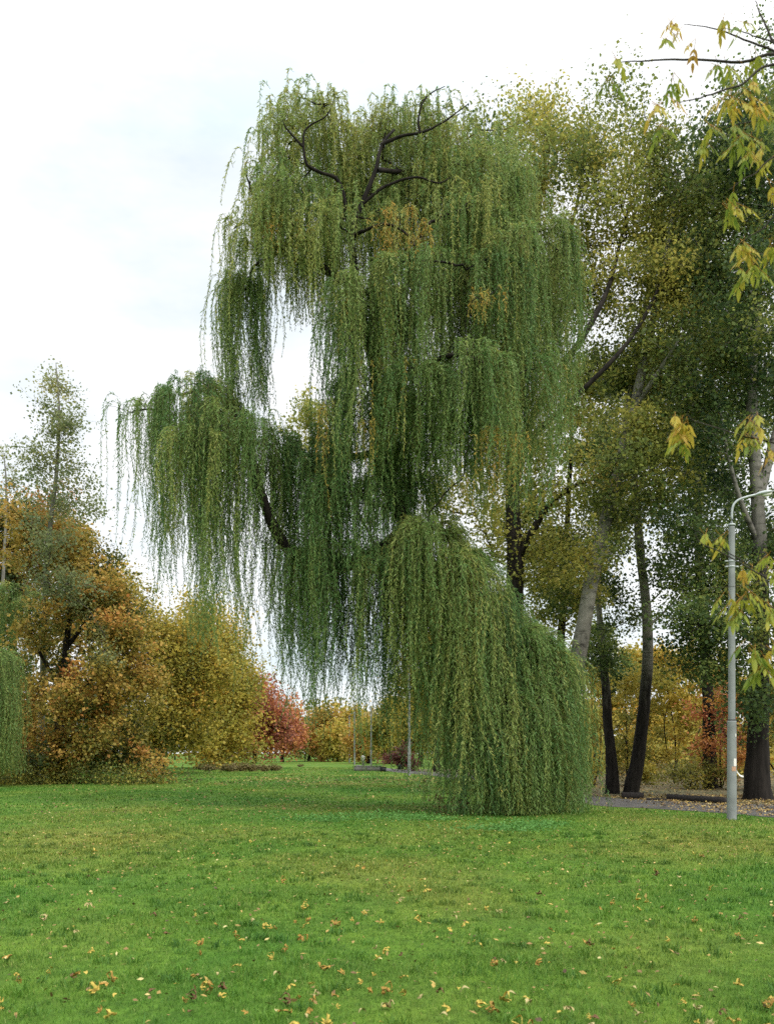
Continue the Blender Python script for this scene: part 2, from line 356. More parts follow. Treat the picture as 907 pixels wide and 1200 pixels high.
# px, top, rx, dd, ry(m), bottom, tufts, strands per tuft, tint, curve, rel, fan
wd = [
 (362,118,42,-1,1.2,240,20,14,.64,.6),(341,148,15,-1.1,.8,225,7,11,.64,.6),(402,156,26,-.3,1.2,275,11,13,.58),(392,179,34,-.2,1.0,280,12,12,.56),(352,179,24,-.9,1,280,10,12,.58),
 (316,200,18,-1.0,1.0,340,12,12,.56),(290,262,17,-.9,.9,430,11,13,.50,.6),(286,335,11,-.7,.6,488,11,15,.34,.4,.06),
 (340,215,34,-1.4,1.4,365,18,13,.56),(350,286,32,-1.2,1.5,368,12,13,.48,.75,.08),(318,250,18,-1.5,1,370,9,12,.56),(378,250,26,-1.8,1,395,14,13,.54),
 (478,128,40,.2,1.3,240,18,13,.62,.6),(442,154,30,.6,1.2,270,13,13,.60),(526,138,34,0,1.2,250,14,12,.60),(455,179,40,.8,1.2,310,12,12,.54),
 (578,156,36,.8,1.4,330,18,13,.54),(545,186,44,.2,1.5,380,20,14,.50),(596,214,32,.2,1.4,430,17,14,.46),(520,190,34,-.4,1.1,340,12,12,.54),
 (628,270,32,-.2,1.5,545,22,15,.42,.6),(608,278,34,-1.4,1.3,535,18,15,.46,.6),(570,300,42,-1.6,1.3,540,20,15,.42),(560,235,34,-1,1.2,400,14,13,.50),
 (430,200,54,1.1,1.3,450,18,14,.44),(490,210,54,.8,1.6,450,20,14,.48),
 (470,305,44,-2.1,1.2,500,18,14,.46),(515,300,46,-2.2,1.3,500,18,14,.48),(414,335,26,-1.8,1.3,580,12,14,.40),(440,350,34,-1.9,1.1,560,12,14,.38),
 (545,405,38,-3.1,1.1,580,20,15,.45,.7),(600,400,38,-1.8,1.4,588,18,15,.40),(490,425,36,-2.4,1.1,565,12,14,.40),
 (428,440,30,-1.2,1.4,670,15,14,.33),(455,460,46,.9,1.6,620,14,14,.30),(520,440,46,1.5,1.6,545,12,14,.32),
 (205,462,34,-.4,1.5,680,15,12,.42,.55,.14),(240,450,36,-.5,1.5,725,13,13,.40,.5,.14),(172,472,20,-.4,1.0,660,5,9,.38,.4,.14),(148,470,10,-.3,.6,650,4,6,.36,.3,.14),(230,450,42,-.8,1.4,570,13,12,.45,.5,.14),
 (275,480,32,-1.2,1.4,805,10,14,.36,.5,.14),(236,500,38,-1.9,1.0,640,10,13,.44,.5,.14),(308,500,30,-.8,1.5,765,8,13,.30,.5,.14),(290,490,42,-1.4,1.4,610,14,13,.37,.5,.14),
 (345,520,34,0,1.5,790,8,12,.28,.6,.14),(375,510,34,.6,1.5,815,12,13,.28,.6,.14),(368,645,28,-1,1.3,845,9,14,.32,.7,.14),(350,530,40,-.5,1.4,630,13,12,.32,.6,.14),
 (402,560,34,-1,1.4,830,14,13,.30,.6,.14),(418,655,34,-1.4,1.2,850,12,13,.30,.7,.14),(450,650,26,-1.6,1.0,880,12,14,.34,.7,.13),
 (498,608,30,-2.0,1.0,810,20,14,.48,.8,.14,.22),(528,640,36,-1.9,1.2,890,26,14,.44,.9,.14,.25),(478,642,20,-2.2,.8,835,10,13,.46,.8,.14,.05),
 (606,728,32,-1.5,1.0,950,24,14,.40,.9,.10,.2),(628,790,26,-1.8,.8,970,16,13,.36,.8,.08,.12),
 (572,690,34,-1.4,1.2,945,28,14,.42,.9,.10,.2),(632,758,24,-.9,1.2,965,28,14,.42,.8,.07,.15),(545,735,34,-2.2,.9,935,20,14,.42,.8,.12,.18),
 (600,780,36,-2.0,1.0,968,26,14,.44,.8,.08,.15),(585,800,34,-2.6,.6,968,15,13,.40,.8,.08,.08),(570,850,26,-2.9,.5,978,9,13,.40,.6,.05,.08),(618,840,28,-2.4,.6,978,14,13,.42,.6,.05,.08),(540,820,18,-1.6,.9,940,9,13,.40,.8,.10,.08),(500,470,46,2.2,1.3,600,10,13,.32),
 (395,630,36,-1.6,.5,800,9,13,.32,.5,.14),(468,515,36,1.4,1.0,650,12,14,.28),(492,560,26,1.8,.9,690,8,13,.28),(440,560,30,-1.4,.7,700,9,13,.30),
 (350,132,34,-.2,.8,220,9,13,.60),(490,142,46,.9,.7,270,13,13,.58),(420,220,32,.4,.9,360,10,13,.50),(455,235,34,-1.3,.5,330,7,10,.50),(540,240,44,-1.2,1,400,14,13,.48),
]
wy = [(466,240,26,-2.5,350,24,.82),(484,275,18,-2.6,335,14,.84),(322,255,16,-2.3,310,10,.80),(345,262,22,-2.3,330,10,.79),(452,262,14,-2.7,310,10,.83),(502,258,9,-2.6,310,7,.86),
      (572,335,14,-3.2,400,9,.84),(578,500,17,-3.3,605,18,.82),(600,510,14,-3.3,600,12,.80),(560,345,8,-3.3,395,6,.84),(432,490,10,-3,570,8,.80),(405,345,18,-2.8,430,10,.78),(455,420,26,-2.9,560,10,.78),(540,560,20,-3.2,620,8,.79),(640,420,14,-2,560,8,.78),(385,470,16,-2.4,620,10,.77)]
willow('huge weeping willow with long green hanging curtains, alone on the lawn', 'weeping_willow', DW, wt, wd, wy)

# small willow cut by the picture's edge
willow('weeping willow with pale green curtains at the far left edge, beside the orange maple', 'weeping_willow', 47,
 [([(-45,922,0),(-42,850,0),(-35,780,0),(-20,740,0)], .35, .06, .1)],
 [(-12,755,26,0,1.4,905,26,14,.44,.7,.05),(-40,735,30,0,1.5,910,26,14,.44,.7,.05),(-70,745,30,0,1.5,910,20,14,.42,.7,.05),(-6,800,20,-.6,1,905,14,14,.46,.7,.05)],
 spacing=.06, leafL=.17, leafW=.034, small=True)
willow('olive green weeping tree hanging behind the orange maple at the left edge', 'weeping_tree', 60,
 [([(10,914,0),(12,850,0),(18,780,0),(20,700,0)], .25, .05, .1)],
 [(18,682,24,-1.6,1.0,790,18,13,.46,.6),(-10,700,26,0,1.4,820,16,13,.42,.7),(38,700,14,-1.8,1,780,9,12,.5,.6)],
 spacing=.08, leafL=.2, leafW=.04, small=True)

# ------------------------------------------------------------------ right hand trees
broadleaf('poplar_tree', 'tall olive yellow poplar rising right behind the big willow', 36.5,
 [([(597,931,0),(598,860,0),(600,780,0),(603,700,0),(603,640,0),(600,570,0),(606,470,.3),(618,360,.6),(628,260,.8),(640,170,1),(645,135,1)], .42, .04, .1),
  ([(603,660,0),(625,620,-.4),(645,590,-.8),(672,570,-1.2),(702,560,-1.5)], .16, .03, 0),
  ([(603,575,0),(618,520,-1),(643,493,-2.2),(697,443,-3),(742,392,-2.6),(775,330,-2),(795,280,-1.5)], .13, .02, 0),
  ([(604,545,0),(628,480,-1.2),(655,433,-2.4),(687,388,-2.8),(715,330,-2),(735,250,1),(765,180,1.2)], .15, .025, 0),
  ([(612,400,.4),(640,330,1.5),(672,255,2),(690,150,2.4)], .13, .02, 0)],
 [(590,166,42,48,0,2.2,.60),(632,138,42,36,1,2.4,.62),(600,244,40,60,1,2,.5),(680,151,46,44,1,2.4,.62),(725,176,46,42,0,2.2,.64),(770,191,40,52,0,2.2,.62),
  (655,221,50,50,0,2.4,.60),(715,244,46,46,-1,2.4,.58),(765,264,42,46,-.5,2.2,.52),(690,300,46,50,-.5,2.4,.55),(745,335,46,50,-1,2.2,.50),(680,380,40,40,0,2.2,.42),
  (725,410,40,40,-1,2,.36),(650,320,40,60,1,2,.45),(790,330,30,60,-1,2,.46),(665,470,34,40,0,2,.35),(700,545,44,26,-2.6,1.6,.62),(660,578,36,24,-1,1.6,.58),(738,556,22,20,-2.6,1,.55),
  (630,655,34,40,1,1.5,.40),(560,560,30,34,1,1.8,.38),(530,600,28,34,1.4,1.6,.36),(570,640,30,34,1,1.6,.40),(500,540,26,34,1.5,1.6,.34),(655,640,40,34,0,1.5,.45)], .10, M['poplar'], M['bark'], twigs=10, per=32, tw=1.0, ls=.30, tip=.011, tdark=.05, tvar=.12, more=1.2)
broadleaf('poplar_tree', 'leaning poplar with pale grey trunk just right of the willow', 35.2,
 [([(664,930,0),(668,850,0),(674,790,0),(684,730,0),(697,660,0),(712,600,0),(728,535,0),(742,480,0),(755,420,0),(770,350,.2),(785,270,.3),(795,200,.3)], .33, .04, .05),
  ([(728,535,0),(736,470,1),(748,400,1.6),(752,330,2)], .12, .02, 0),([(742,480,0),(775,430,-1),(800,390,-1.5)], .10, .02, 0)],
 [(760,480,40,46,0,2.2,.22),(800,430,36,46,-.5,2.2,.25),(785,360,40,44,0,2,.36),(810,250,34,56,0,2,.52),(790,200,30,40,0,2,.58),(750,430,36,40,1,2,.28),(800,520,34,34,-.5,1.8,.26),(730,620,26,30,1.6,1.2,.32),(770,590,30,30,0,1.6,.28),(665,690,20,26,1.4,1.0,.5),(696,650,24,30,-.8,.8,.42,.5),(716,590,24,26,-.9,.8,.48,.6),(742,500,30,30,-1,1,.34,.7),(765,400,30,36,-1,1,.4,.7)],
 .10, M['poplar'], M['grey_bark'], twigs=9, per=32, tw=.8, ls=.26, tip=.011)
broadleaf('poplar_tree', 'slim dark poplar trunk standing left of the paired trunks by the path', 39,
 [([(717,931,0),(716,890,0),(712,850,0),(710,810,0),(706,770,0),(703,730,0),(700,690,0),(706,640,.2),(716,570,.3)], .22, .05, .06)],
 [(716,700,22,30,1,1.2,.30),(718,760,28,20,-.5,1.2,.34),(690,775,20,18,0,1.1,.42),(722,640,26,40,.5,1.4,.28),(742,720,18,30,0,1,.34)], .095, M['dark'], M['grey_bark'], twigs=8, per=30, tw=.7, ls=.25)
broadleaf('poplar_tree', 'leaning poplar trunk, dark below and mottled grey above, beside the path', 38.8,
 [([(738,932,0),(746,895,0),(752,850,0),(757,800,0),(759,750,0),(756,700,0),(750,650,0),(746,600,0),(742,540,0),(744,470,0),(752,380,0),(770,280,0),(785,190,0)], .255, .04, .06),
  ([(757,710,0),(768,700,-.3),(775,690,-.4),(772,672,-.4)], .035, .015, 0),([(758,735,0),(780,715,.5),(800,690,.8)], .06, .015, 0)],
 [(770,555,36,40,1,1.8,.30),(735,520,34,40,1,1.8,.30),(740,440,36,44,1,1.8,.32),(790,480,30,40,1,1.6,.26),(800,610,36,36,.5,1.6,.20),(790,670,22,18,0,1.2,.52),(775,300,34,50,1,1.8,.45),(820,560,30,40,1,1.6,.22)],
 .10, M['dark'], M['grey_bark'], twigs=9, per=30, tw=.8, ls=.26)
broadleaf('broad_poplar', 'massive dark trunked poplar with dense dark green crown by the lamp post', 34.2,
 [([(887,938,0),(887,900,0),(888,850,0),(890,780,0),(892,700,0),(889,620,0),(884,540,0),(880,460,0),(884,380,.2),(890,300,.3),(893,200,.3),(895,120,.3)], .36, .03, .16),
  ([(889,640,0),(865,580,-.4),(850,520,-.5),(838,450,-.5)], .10, .02, 0),([(886,600,0),(905,520,.6),(930,430,1),(945,330,1.2)], .18, .03, 0),([(890,760,0),(860,730,-.8),(830,725,-1.4),(805,745,-1.8)], .09, .015, 0)],
 [(845,400,46,56,0,2.4,.18),(885,440,46,60,1,2.4,.14),(830,480,36,50,-1,2,.18),(850,560,34,40,.5,2,.14),(880,330,46,50,0,2.4,.26),(830,330,36,46,0,2,.34),(860,250,46,48,0,2.4,.44),(895,210,44,52,0,2.4,.46),(840,180,34,50,.5,2,.50),(880,130,40,44,0,2,.5),(910,110,30,40,1,2,.5),
  (820,620,36,40,0,1.8,.14),(815,665,34,30,.5,1.6,.12),(800,725,26,24,-.5,1.4,.16),(838,705,34,34,.4,1.6,.12),(818,775,26,22,-.8,1.2,.16),(850,680,44,40,0,2,.12),(830,745,36,36,-1,1.6,.14),(880,740,40,46,-1,2,.12),(800,690,26,30,0,1.5,.22),(890,820,36,34,-.8,1.8,.16),(905,620,26,60,1,2,.14),(880,300,30,40,-2,1.4,.34),(886,390,28,34,-2.2,1.3,.22),(872,200,34,34,-2,1.4,.48),(850,790,30,26,-1,1.5,.18),(940,450,40,80,1,2.4,.2),(940,280,40,80,1,2.4,.3),(945,650,40,80,1,2.2,.16)],
 .10, M['dark'], M['dim_bark'], tdark=-.05, twigs=10, per=34, tw=1.0, ls=.26, tip=.011, dens=1.05)
broadleaf('poplar_tree', 'olive leaved poplar deeper in the woods, filling behind the leaning pale trunk', 47,
 [([(648,923,0),(650,850,0),(655,780,0),(660,700,0),(664,620,0),(668,540,0),(670,480,0)], .25, .05, .06)],
 [(640,560,36,44,0,2.4,.40),(690,520,44,44,0,2.6,.35),(620,640,36,44,0,2.2,.42),(670,640,40,44,0,2.4,.45),(720,600,36,40,0,2.4,.38),(640,710,40,40,0,2.2,.42),(740,540,34,44,.5,2.2,.3),(690,460,40,36,0,2.4,.36),(730,470,34,40,0,2.2,.34),(600,580,26,30,0,2,.42),(690,690,34,36,0,2.2,.5)],
 .125, M['poplar'], M['bark'], twigs=9, per=30, tw=.95, ls=.30, tip=.012)
broadleaf('poplar_tree', 'green poplar deeper in the woods, its crown filling behind the lamp post top', 45,
 [([(832,924,0),(830,850,0),(826,760,0),(820,660,0),(816,560,0),(812,450,0),(815,340,0),(818,240,0)], .28, .05, .06)],
 [(830,230,40,44,0,2.6,.46),(790,290,36,44,0,2.4,.48),(850,310,44,44,0,2.6,.32),(800,380,40,44,0,2.6,.28),(860,400,44,44,0,2.6,.2),(820,460,44,40,0,2.6,.2),(775,450,34,44,0,2.2,.26),(870,500,40,40,0,2.4,.18),(800,540,40,36,0,2.4,.2),(840,580,36,30,0,2.2,.18),(870,640,36,44,0,2.4,.16),(885,160,36,44,0,2.2,.5),(780,520,30,30,0,2,.3)],
 .125, M['dark'], M['dim_bark'], twigs=9, per=28, tw=.95, ls=.30, tip=.012)
# understorey on the right
def shrub(label, D, px, base, clumps, mat, leaf=.10, name='shrub', group=None, r=.05, cat='shrub', **kw):
    top = min(c[1] for c in clumps)
    tr = [([(px, base, 0), (px + RNG.normal()*4, base*.6 + top*.4, 0), (px + RNG.normal()*8, top, 0)], r, r*.25, r*.3)]
    for _ in range(2): tr.append(([(px, base - 2, .05), (px + RNG.normal()*14, base*.5 + top*.5, RNG.normal()*.5), (px + RNG.normal()*26, top + 8, RNG.normal())], r*.7, r*.15, 0))
    return broadleaf(name, label, D, tr, clumps, leaf, mat, M['bark'], group, cat, **dict(dict(twigs=8, per=26, tw=.6, ls=.22, dens=1.0, tip=.008), **kw))
shrub('yellow leaved understorey tree behind the leaning trunk, left of the lamp post', 52, 790, 922, [(775,800,28,36,0,2,.62),(800,830,28,40,-.5,2,.55),(770,870,26,36,0,1.6,.48),(795,765,22,22,0,1.4,.66),(820,790,24,30,0,1.6,.55)], M['yellowgreen'], .13, 'small_tree', cat='tree')
shrub('rust red bush between the lamp post and the massive trunk', 45, 845, 928, [(845,850,28,30,0,1.5,.72),(832,880,22,26,-.4,1.2,.6),(862,885,22,30,0,1.2,.5),(850,815,16,18,0,1,.85)], M['red'], .10, tvar=.2)
shrub('low green bush behind the path, left of the lamp post', 44, 812, 930, [(815,905,26,20,0,1.2,.18),(795,912,18,14,-.3,1,.3),(838,912,16,14,-.3,1,.2)], M['yellowgreen'], .08)
shrub('olive bush behind the two dark leaning trunks', 50, 735, 924, [(738,860,22,40,0,1.6,.45),(720,885,16,30,.4,1.3,.35),(760,890,18,28,0,1.3,.4),(735,800,18,26,.5,1.2,.5)], M['yellowgreen'], .12)
shrub('tawny bush close to the right side of the willow curtains', 47, 695, 926, [(700,850,24,40,0,1.6,.5),(685,890,22,30,0,1.4,.45),(668,830,22,36,1,1.4,.4),(690,800,18,20,.5,1.2,.55)], M['yellowgreen'], .12)
shrub('brown undergrowth bush at the foot of the woods behind the leaning trunk', 56, 770, 918, [(760,905,24,14,0,1.5,.55),(785,908,18,12,0,1.2,.65),(735,908,20,12,.4,1.4,.5)], M['brush'], .10)
shrub('ochre tree standing deep in the woods behind the lamp post', 64, 850, 913, [(850,800,40,44,0,2.6,.55),(830,850,36,40,0,2.4,.6),(880,850,36,44,0,2.4,.5)], M['yellowgreen'], .16, 'small_tree', cat='tree', r=.09)
shrub('yellow tree deep in the woods seen between the two leaning trunks', 70, 745, 909, [(735,790,30,40,0,2.6,.6),(770,780,36,34,0,2.6,.6),(720,840,36,40,0,2.6,.5),(775,845,34,40,0,2.4,.55)], M['yellowgreen'], .17, 'small_tree', cat='tree', r=.1)
shrub('olive tree deep in the woods directly behind the willow curtains', 66, 640, 911, [(640,800,40,46,0,2.8,.4),(600,820,36,46,0,2.6,.42),(655,860,36,40,0,2.4,.45),(590,870,36,34,0,2.4,.4)], M['yellowgreen'], .17, 'small_tree', cat='tree', r=.1)
shrub('green small tree behind the pale leaning trunk', 58, 690, 916, [(700,740,26,40,0,2,.25),(720,790,26,30,0,2,.3),(680,780,26,40,0,2,.3)], M['dark'], .13, 'small_tree', cat='tree', r=.09)
for i, (px, by, D, cl, lab) in enumerate([(925,930,41,[(925,860,40,50,0,2,.4),(915,800,34,40,0,2,.35)],'olive bush at the right edge behind the massive trunk'),
      (960,930,44,[(965,820,50,80,0,3,.4),(1010,800,50,90,0,3,.45)],'olive tree outside the right edge behind the massive trunk')]):
    shrub(lab, D, px, by, cl, M['yellowgreen'], .12, 'small_tree', cat='tree')

# ------------------------------------------------------------------ left hand trees
broadleaf('maple_tree', 'broad maple in orange and yellow leaf at the left of the lawn', 53,
 [([(72,917,0),(72,880,0),(70,840,0),(74,790,0),(80,740,0),(82,690,0),(78,640,0)], .30, .05, .1),
  ([(71,850,0),(95,810,-.6),(125,780,-1),(150,765,-1.2)], .14, .02, 0),([(73,810,0),(50,770,-.5),(30,730,-.8)], .13, .02, 0),([(78,760,0),(110,720,0),(140,705,0),(158,700,0)], .12, .02, 0),([(80,720,0),(55,680,.5),(40,640,.8)], .1, .02, 0)],
 [(60,870,34,36,-1.5,2,.34),(105,885,34,26,-1.8,1.8,.42),(110,830,44,32,-1.6,2.4,.72),(70,800,36,30,-1.6,2,.58),(140,855,34,40,-1,2,.52),(55,745,36,30,-1.2,2,.62),(90,700,40,34,-.8,2,.58),(125,745,40,34,-1,2.2,.50),(150,800,36,36,-.8,2,.60),(165,790,24,30,-.4,1.4,.48),
  (125,700,30,30,0,1.8,.56),(60,650,40,36,.5,2.2,.64),(20,640,36,40,.5,2,.70),(100,640,32,30,.5,2,.66),(20,830,24,40,0,1.6,.28),(35,890,26,24,-1,1.6,.2),(150,895,26,18,-1,1.5,.36),(40,600,24,18,.5,1.4,.66)],
 0.14, M['maple'], M['bark'], twigs=10, per=26, tw=1.05, ls=.26, tip=.014, tvar=.17, tdark=.08, more=1.35)
broadleaf('birch_tree', 'slender pale birch with thin airy crown rising above the maple', 50,
 [([(46,908,9),(50,820,8),(53,720,3.6),(57,640,.6),(66,560,0),(70,490,0),(66,425,0)], .20, .015, .05)],
 [(67,452,20,30,0,1.2,.5),(60,490,30,28,0,1.4,.42),(86,500,24,26,0,1.2,.42),(72,545,36,30,0,1.6,.38),(52,590,34,28,0,1.6,.3),(90,590,26,34,0,1.4,.32),(62,640,34,26,0,1.4,.25),(95,690,24,30,0,1.2,.15),(66,690,26,26,0,1.2,.2),(120,775,20,20,0,1.0,.16),(38,540,18,24,0,1,.42)],
 .11, M['birch'], M['pale_bark'], twigs=8, per=20, tw=.8, ls=.24, tip=.009, dens=1.1, expo=.35)
broadleaf('maple_tree', 'orange maple at the left edge standing behind the slender birch', 64,
 [([(10,912,0),(12,820,0),(16,720,0),(18,640,0),(20,590,0)], .28, .05, .1),([(14,760,0),(50,690,0),(90,640,0),(110,620,0)], .12, .02, 0)],
 [(15,610,32,30,0,2.4,.72),(-20,640,40,44,0,2.4,.66),(50,620,32,26,0,2,.66),(20,680,40,40,0,2.4,.35),(95,640,26,26,0,2,.66),(120,675,24,26,0,2,.66),(145,715,22,26,.5,1.8,.6),(-10,740,40,60,0,2.4,.15),(20,800,40,50,0,2.4,.15),(20,870,40,40,0,2.2,.15),(90,720,40,50,1,2.4,.4),(100,810,40,60,1,2.4,.3)],
 .17, M['maple'], M['bark'], twigs=8, per=26, tw=1.0, ls=.30, tip=.016, tvar=.18, tdark=.10, more=1.4)
broadleaf('birch_tree', 'thin pale birch cut by the left edge of the photo', 60,
 [([(-8,914,0),(-4,800,0),(4,680,0),(8,580,0),(5,530,0)], .16, .015, .05)],
 [(5,545,14,22,0,1.2,.45),(14,580,22,26,0,1.4,.4),(-14,590,24,40,0,1.5,.4)], .12, M['birch'], M['pale_bark'], twigs=7, per=14, tw=.8, ls=.22, tip=.010, expo=.35)
broadleaf('yellow_tree', 'wide yellow green tree with dark bare inner boughs right of the maple', 78,
 [([(188,905,0),(186,870,0),(180,820,0),(176,770,0),(172,720,0)], .34, .05, .1),([(184,850,0),(150,805,-3),(132,770,-4.4),(128,745,-4.6)], .12, .02, 0),([(150,805,-3),(165,775,-4.4),(185,755,-4.8)], .09, .02, 0),([(182,840,0),(215,800,-1),(240,770,-1),(250,745,-1)], .13, .02, 0)],
 [(150,728,30,30,-1,2.8,.5),(195,740,36,26,0,3,.5),(128,690,24,28,-1,2.6,.52),(108,720,24,40,-1,2.6,.45),(225,775,24,24,0,2.4,.5),(250,800,22,26,0,2.2,.5),(150,790,34,34,-1,3,.48),(200,790,40,36,-1,3,.5),(150,850,36,36,-2,3,.42),(195,850,36,40,-2,3,.42),(230,760,30,40,0,2.6,.52),(160,890,30,16,-2,2.6,.36),(120,700,24,36,0,2.4,.55),(225,840,30,44,0,2.6,.46)],
 0.18, M['yellowgreen'], M['bark'], twigs=9, per=26, tw=1.6, ls=.5, tip=.018, tvar=.16, more=1.05, dens=1.1)
broadleaf('yellow_tree', 'yellow tree under the left willow arm, left of the red tree', 98,
 [([(252,900,0),(250,870,0),(248,820,0),(252,760,0),(256,720,0)], .34, .05, .1)],
 [(240,740,26,34,0,3,.60),(262,765,24,34,0,3,.62),(250,810,34,36,0,3,.55),(274,815,20,34,0,3,.62),(240,860,30,30,0,3,.5),(272,862,20,28,-1,3,.55),(262,890,24,12,-1,2.6,.4),(215,800,26,60,0,3,.5)],
 .22, M['yellowgreen'], M['bark'], twigs=9, per=22, tw=1.9, ls=.6, tip=.022)
broadleaf('red_tree', 'red leaved tree at the far end of the lawn', 150,
 [([(298,894,0),(299,878,0),(298,850,0),(300,815,0)], .32, .06, .12),([(298,882,0),(312,862,0),(320,845,0)], .18, .04, 0),([(298,884,0),(286,866,0),(282,850,0)], .16, .04, 0)],
 [(298,808,11,14,0,3,.85),(308,822,16,14,0,3.2,.62),(291,838,18,16,0,3.2,.55),(314,845,18,14,0,3.4,.48),(286,862,14,10,0,3.2,.5),(322,864,14,10,0,3,.42),(302,866,16,9,0,3,.36)], .34, M['red'], M['bark'], twigs=9, per=18, tw=2.2, ls=.8, tip=.03, dens=.55, tvar=.16)
broadleaf('red_tree', 'smaller orange red tree just behind and right of the red tree', 172,
 [([(331,893,0),(331,875,0),(333,850,0)], .3, .06, .1)],
 [(332,838,12,16,0,3,.75),(324,858,14,14,0,3,.6),(342,862,14,12,0,3,.62)], .38, M['red'], M['bark'], twigs=8, per=16, tw=2.2, ls=.8, tip=.03, dens=.6, tvar=.16)
far = [(270,150,800,'yellowgreen',.8,'orange yellow tree left of the red tree at the lawn end'),(378,178,830,'maple',.66,'orange tree right of the red trees at the lawn end'),(396,172,845,'yellowgreen',.55,'yellow tree far off left of the pale lamp posts'),
       (362,190,842,'dark',.5,'dark green small tree between the red and orange trees far off'),(414,185,826,'yellowgreen',.6,'yellow tree far off directly behind the pale lamp posts'),(432,150,832,'maple',.72,'rusty orange tree far off beside the tallest pale lamp post'),
       (455,140,815,'yellowgreen',.5,'olive tree far off behind the dark planter'),(492,120,800,'yellowgreen',.5,'olive tree beyond the litter bin, seen through the curtains'),(530,110,795,'yellowgreen',.55,'yellow olive tree beyond the path behind the willow')]
for px, D, top, mt, ti, lab in far:
    b = HY + EYE*F/D; h = b - top
    broadleaf('autumn_tree', lab, D, [([(px,b,0),(px+1,b-h*.3,0),(px,b-h*.7,0)], .3, .06, .08)],
      [(px,top+h*.25,h*.2,h*.2,0,h*.2*D/F,ti),(px-h*.16,top+h*.5,h*.2,h*.2,0,h*.2*D/F,ti-.08),(px+h*.17,top+h*.52,h*.2,h*.2,0,h*.2*D/F,ti-.05),(px,top+h*.72,h*.22,h*.14,0,h*.22*D/F,ti-.1)],
      .0021*D, M[mt], M['bark'], twigs=8, per=22, tw=.011*D, ls=.0042*D, tip=.0002*D, dens=130/D)
broadleaf('path_tree', 'dark trunked tree beside the path, half hidden by willow curtains', 84,
 [([(511,904,0),(511,880,0),(510,840,0),(508,780,0),(510,720,0)], .30, .06, .12)],
 [(505,760,36,40,0,3,.45),(530,800,30,30,0,2.6,.5),(485,810,26,26,0,2.4,.45),(510,700,30,40,0,2.6,.4)], .2, M['yellowgreen'], M['bark'], twigs=8, per=24, tw=1.2, ls=.42, tip=.018)
broadleaf('olive_tree', 'yellow olive treetop showing through the gap under the upper willow column', 60,
 [([(545,913,0),(535,850,0),(500,750,0),(430,620,0),(365,500,0)], .17, .03, .04)],
 [(362,490,24,22,0,2,.56),(345,510,16,20,0,1.4,.5),(385,520,24,30,0,1.6,.5),(370,545,26,26,0,1.8,.45)], .14, M['poplar'], M['bark'], twigs=8, per=24, tw=.8, ls=.26, tip=.014, base=None)
# far mass of woods
def far_woods():
    g = Geo(); st = []; 
    X = np.concatenate([np.linspace(-150, 190, 110)]); n = len(X)
    for x in X:
        y = 205 + RNG.random() * 60 + abs(x) * .12; h = 7 + 6 * RNG.random() + (3 if x > 40 or x < -45 else 0)
        ti = RNG.random() * .9 + .05
        for _ in range(9):
            c = np.array([x + RNG.normal()*2.6, y + RNG.normal()*2, h*(.25 + .75*RNG.random())]); m = 75
            C = c + RNG.normal(size=(m, 3)) * np.array([1.2, 1.2, 1.0])
            L = .55 + .5 * RNG.random(m); V, Q, t = cards(C, rnd(m), L, L*.8, np.clip(ti + .1*RNG.normal() + RNG.normal(size=m)*.1, 0, 1)); g.add(V, Q, t)
        st.append([(x, y, -.1), (x + RNG.normal()*.3, y, h*.4), (x + RNG.normal()*.6, y, h*.85)])
    o = g.obj('far_woods', M['yellowgreen']); V, Q = tubes(np.array(st), np.tile([.2, .14, .05], (n, 1)), 5)
    tag(o, 'mass of yellow and brown autumn woods closing the far end of the lawn', 'woods', kind='stuff')
    k = mesh_obj('trunks', V, Q, M['bark'], o); k['kind'] = 'stuff'
far_woods()
# nearer wood rows to left and right outside, dense low thicket
def thicket(name, label, x0, x1, y0, y1, n, hmax, mat, leaf, tm):
    g = Geo()
    for _ in range(n):
        x, y = RNG.uniform(x0, x1), RNG.uniform(y0, y1); h = hmax * (.35 + .65*RNG.random()); ti = tm + .18*RNG.normal()
        for _ in range(5):
            c = np.array([x + RNG.normal()*.7, y + RNG.normal()*.7, h*RNG.random()**.8]); m = 60
            C = c + RNG.normal(size=(m, 3))*np.array([.6, .6, .5]); C[:, 2] = np.abs(C[:, 2]); L = leaf*(.6 + .8*RNG.random(m))
            V, Q, t = cards(C, rnd(m), L, L*.8, np.clip(ti + RNG.normal(size=m)*.1, 0, 1)); g.add(V, Q, t)
    return tag(g.obj(name, mat), label, 'undergrowth', kind='stuff')
thicket('undergrowth', 'tawny undergrowth filling the woods behind the right hand poplars', 9, 60, 62, 95, 190, 4.5, M['yellowgreen'], .22, .5)
thicket('undergrowth', 'dark thicket behind the left hand maples', -60, -24, 66, 92, 150, 6.5, M['yellowgreen'], .3, .25)
thicket('undergrowth', 'rough weeds and seedlings along the foot of the left hand trees', -26, -12, 50, 54, 46, .42, M['yellowgreen'], .12, .12)

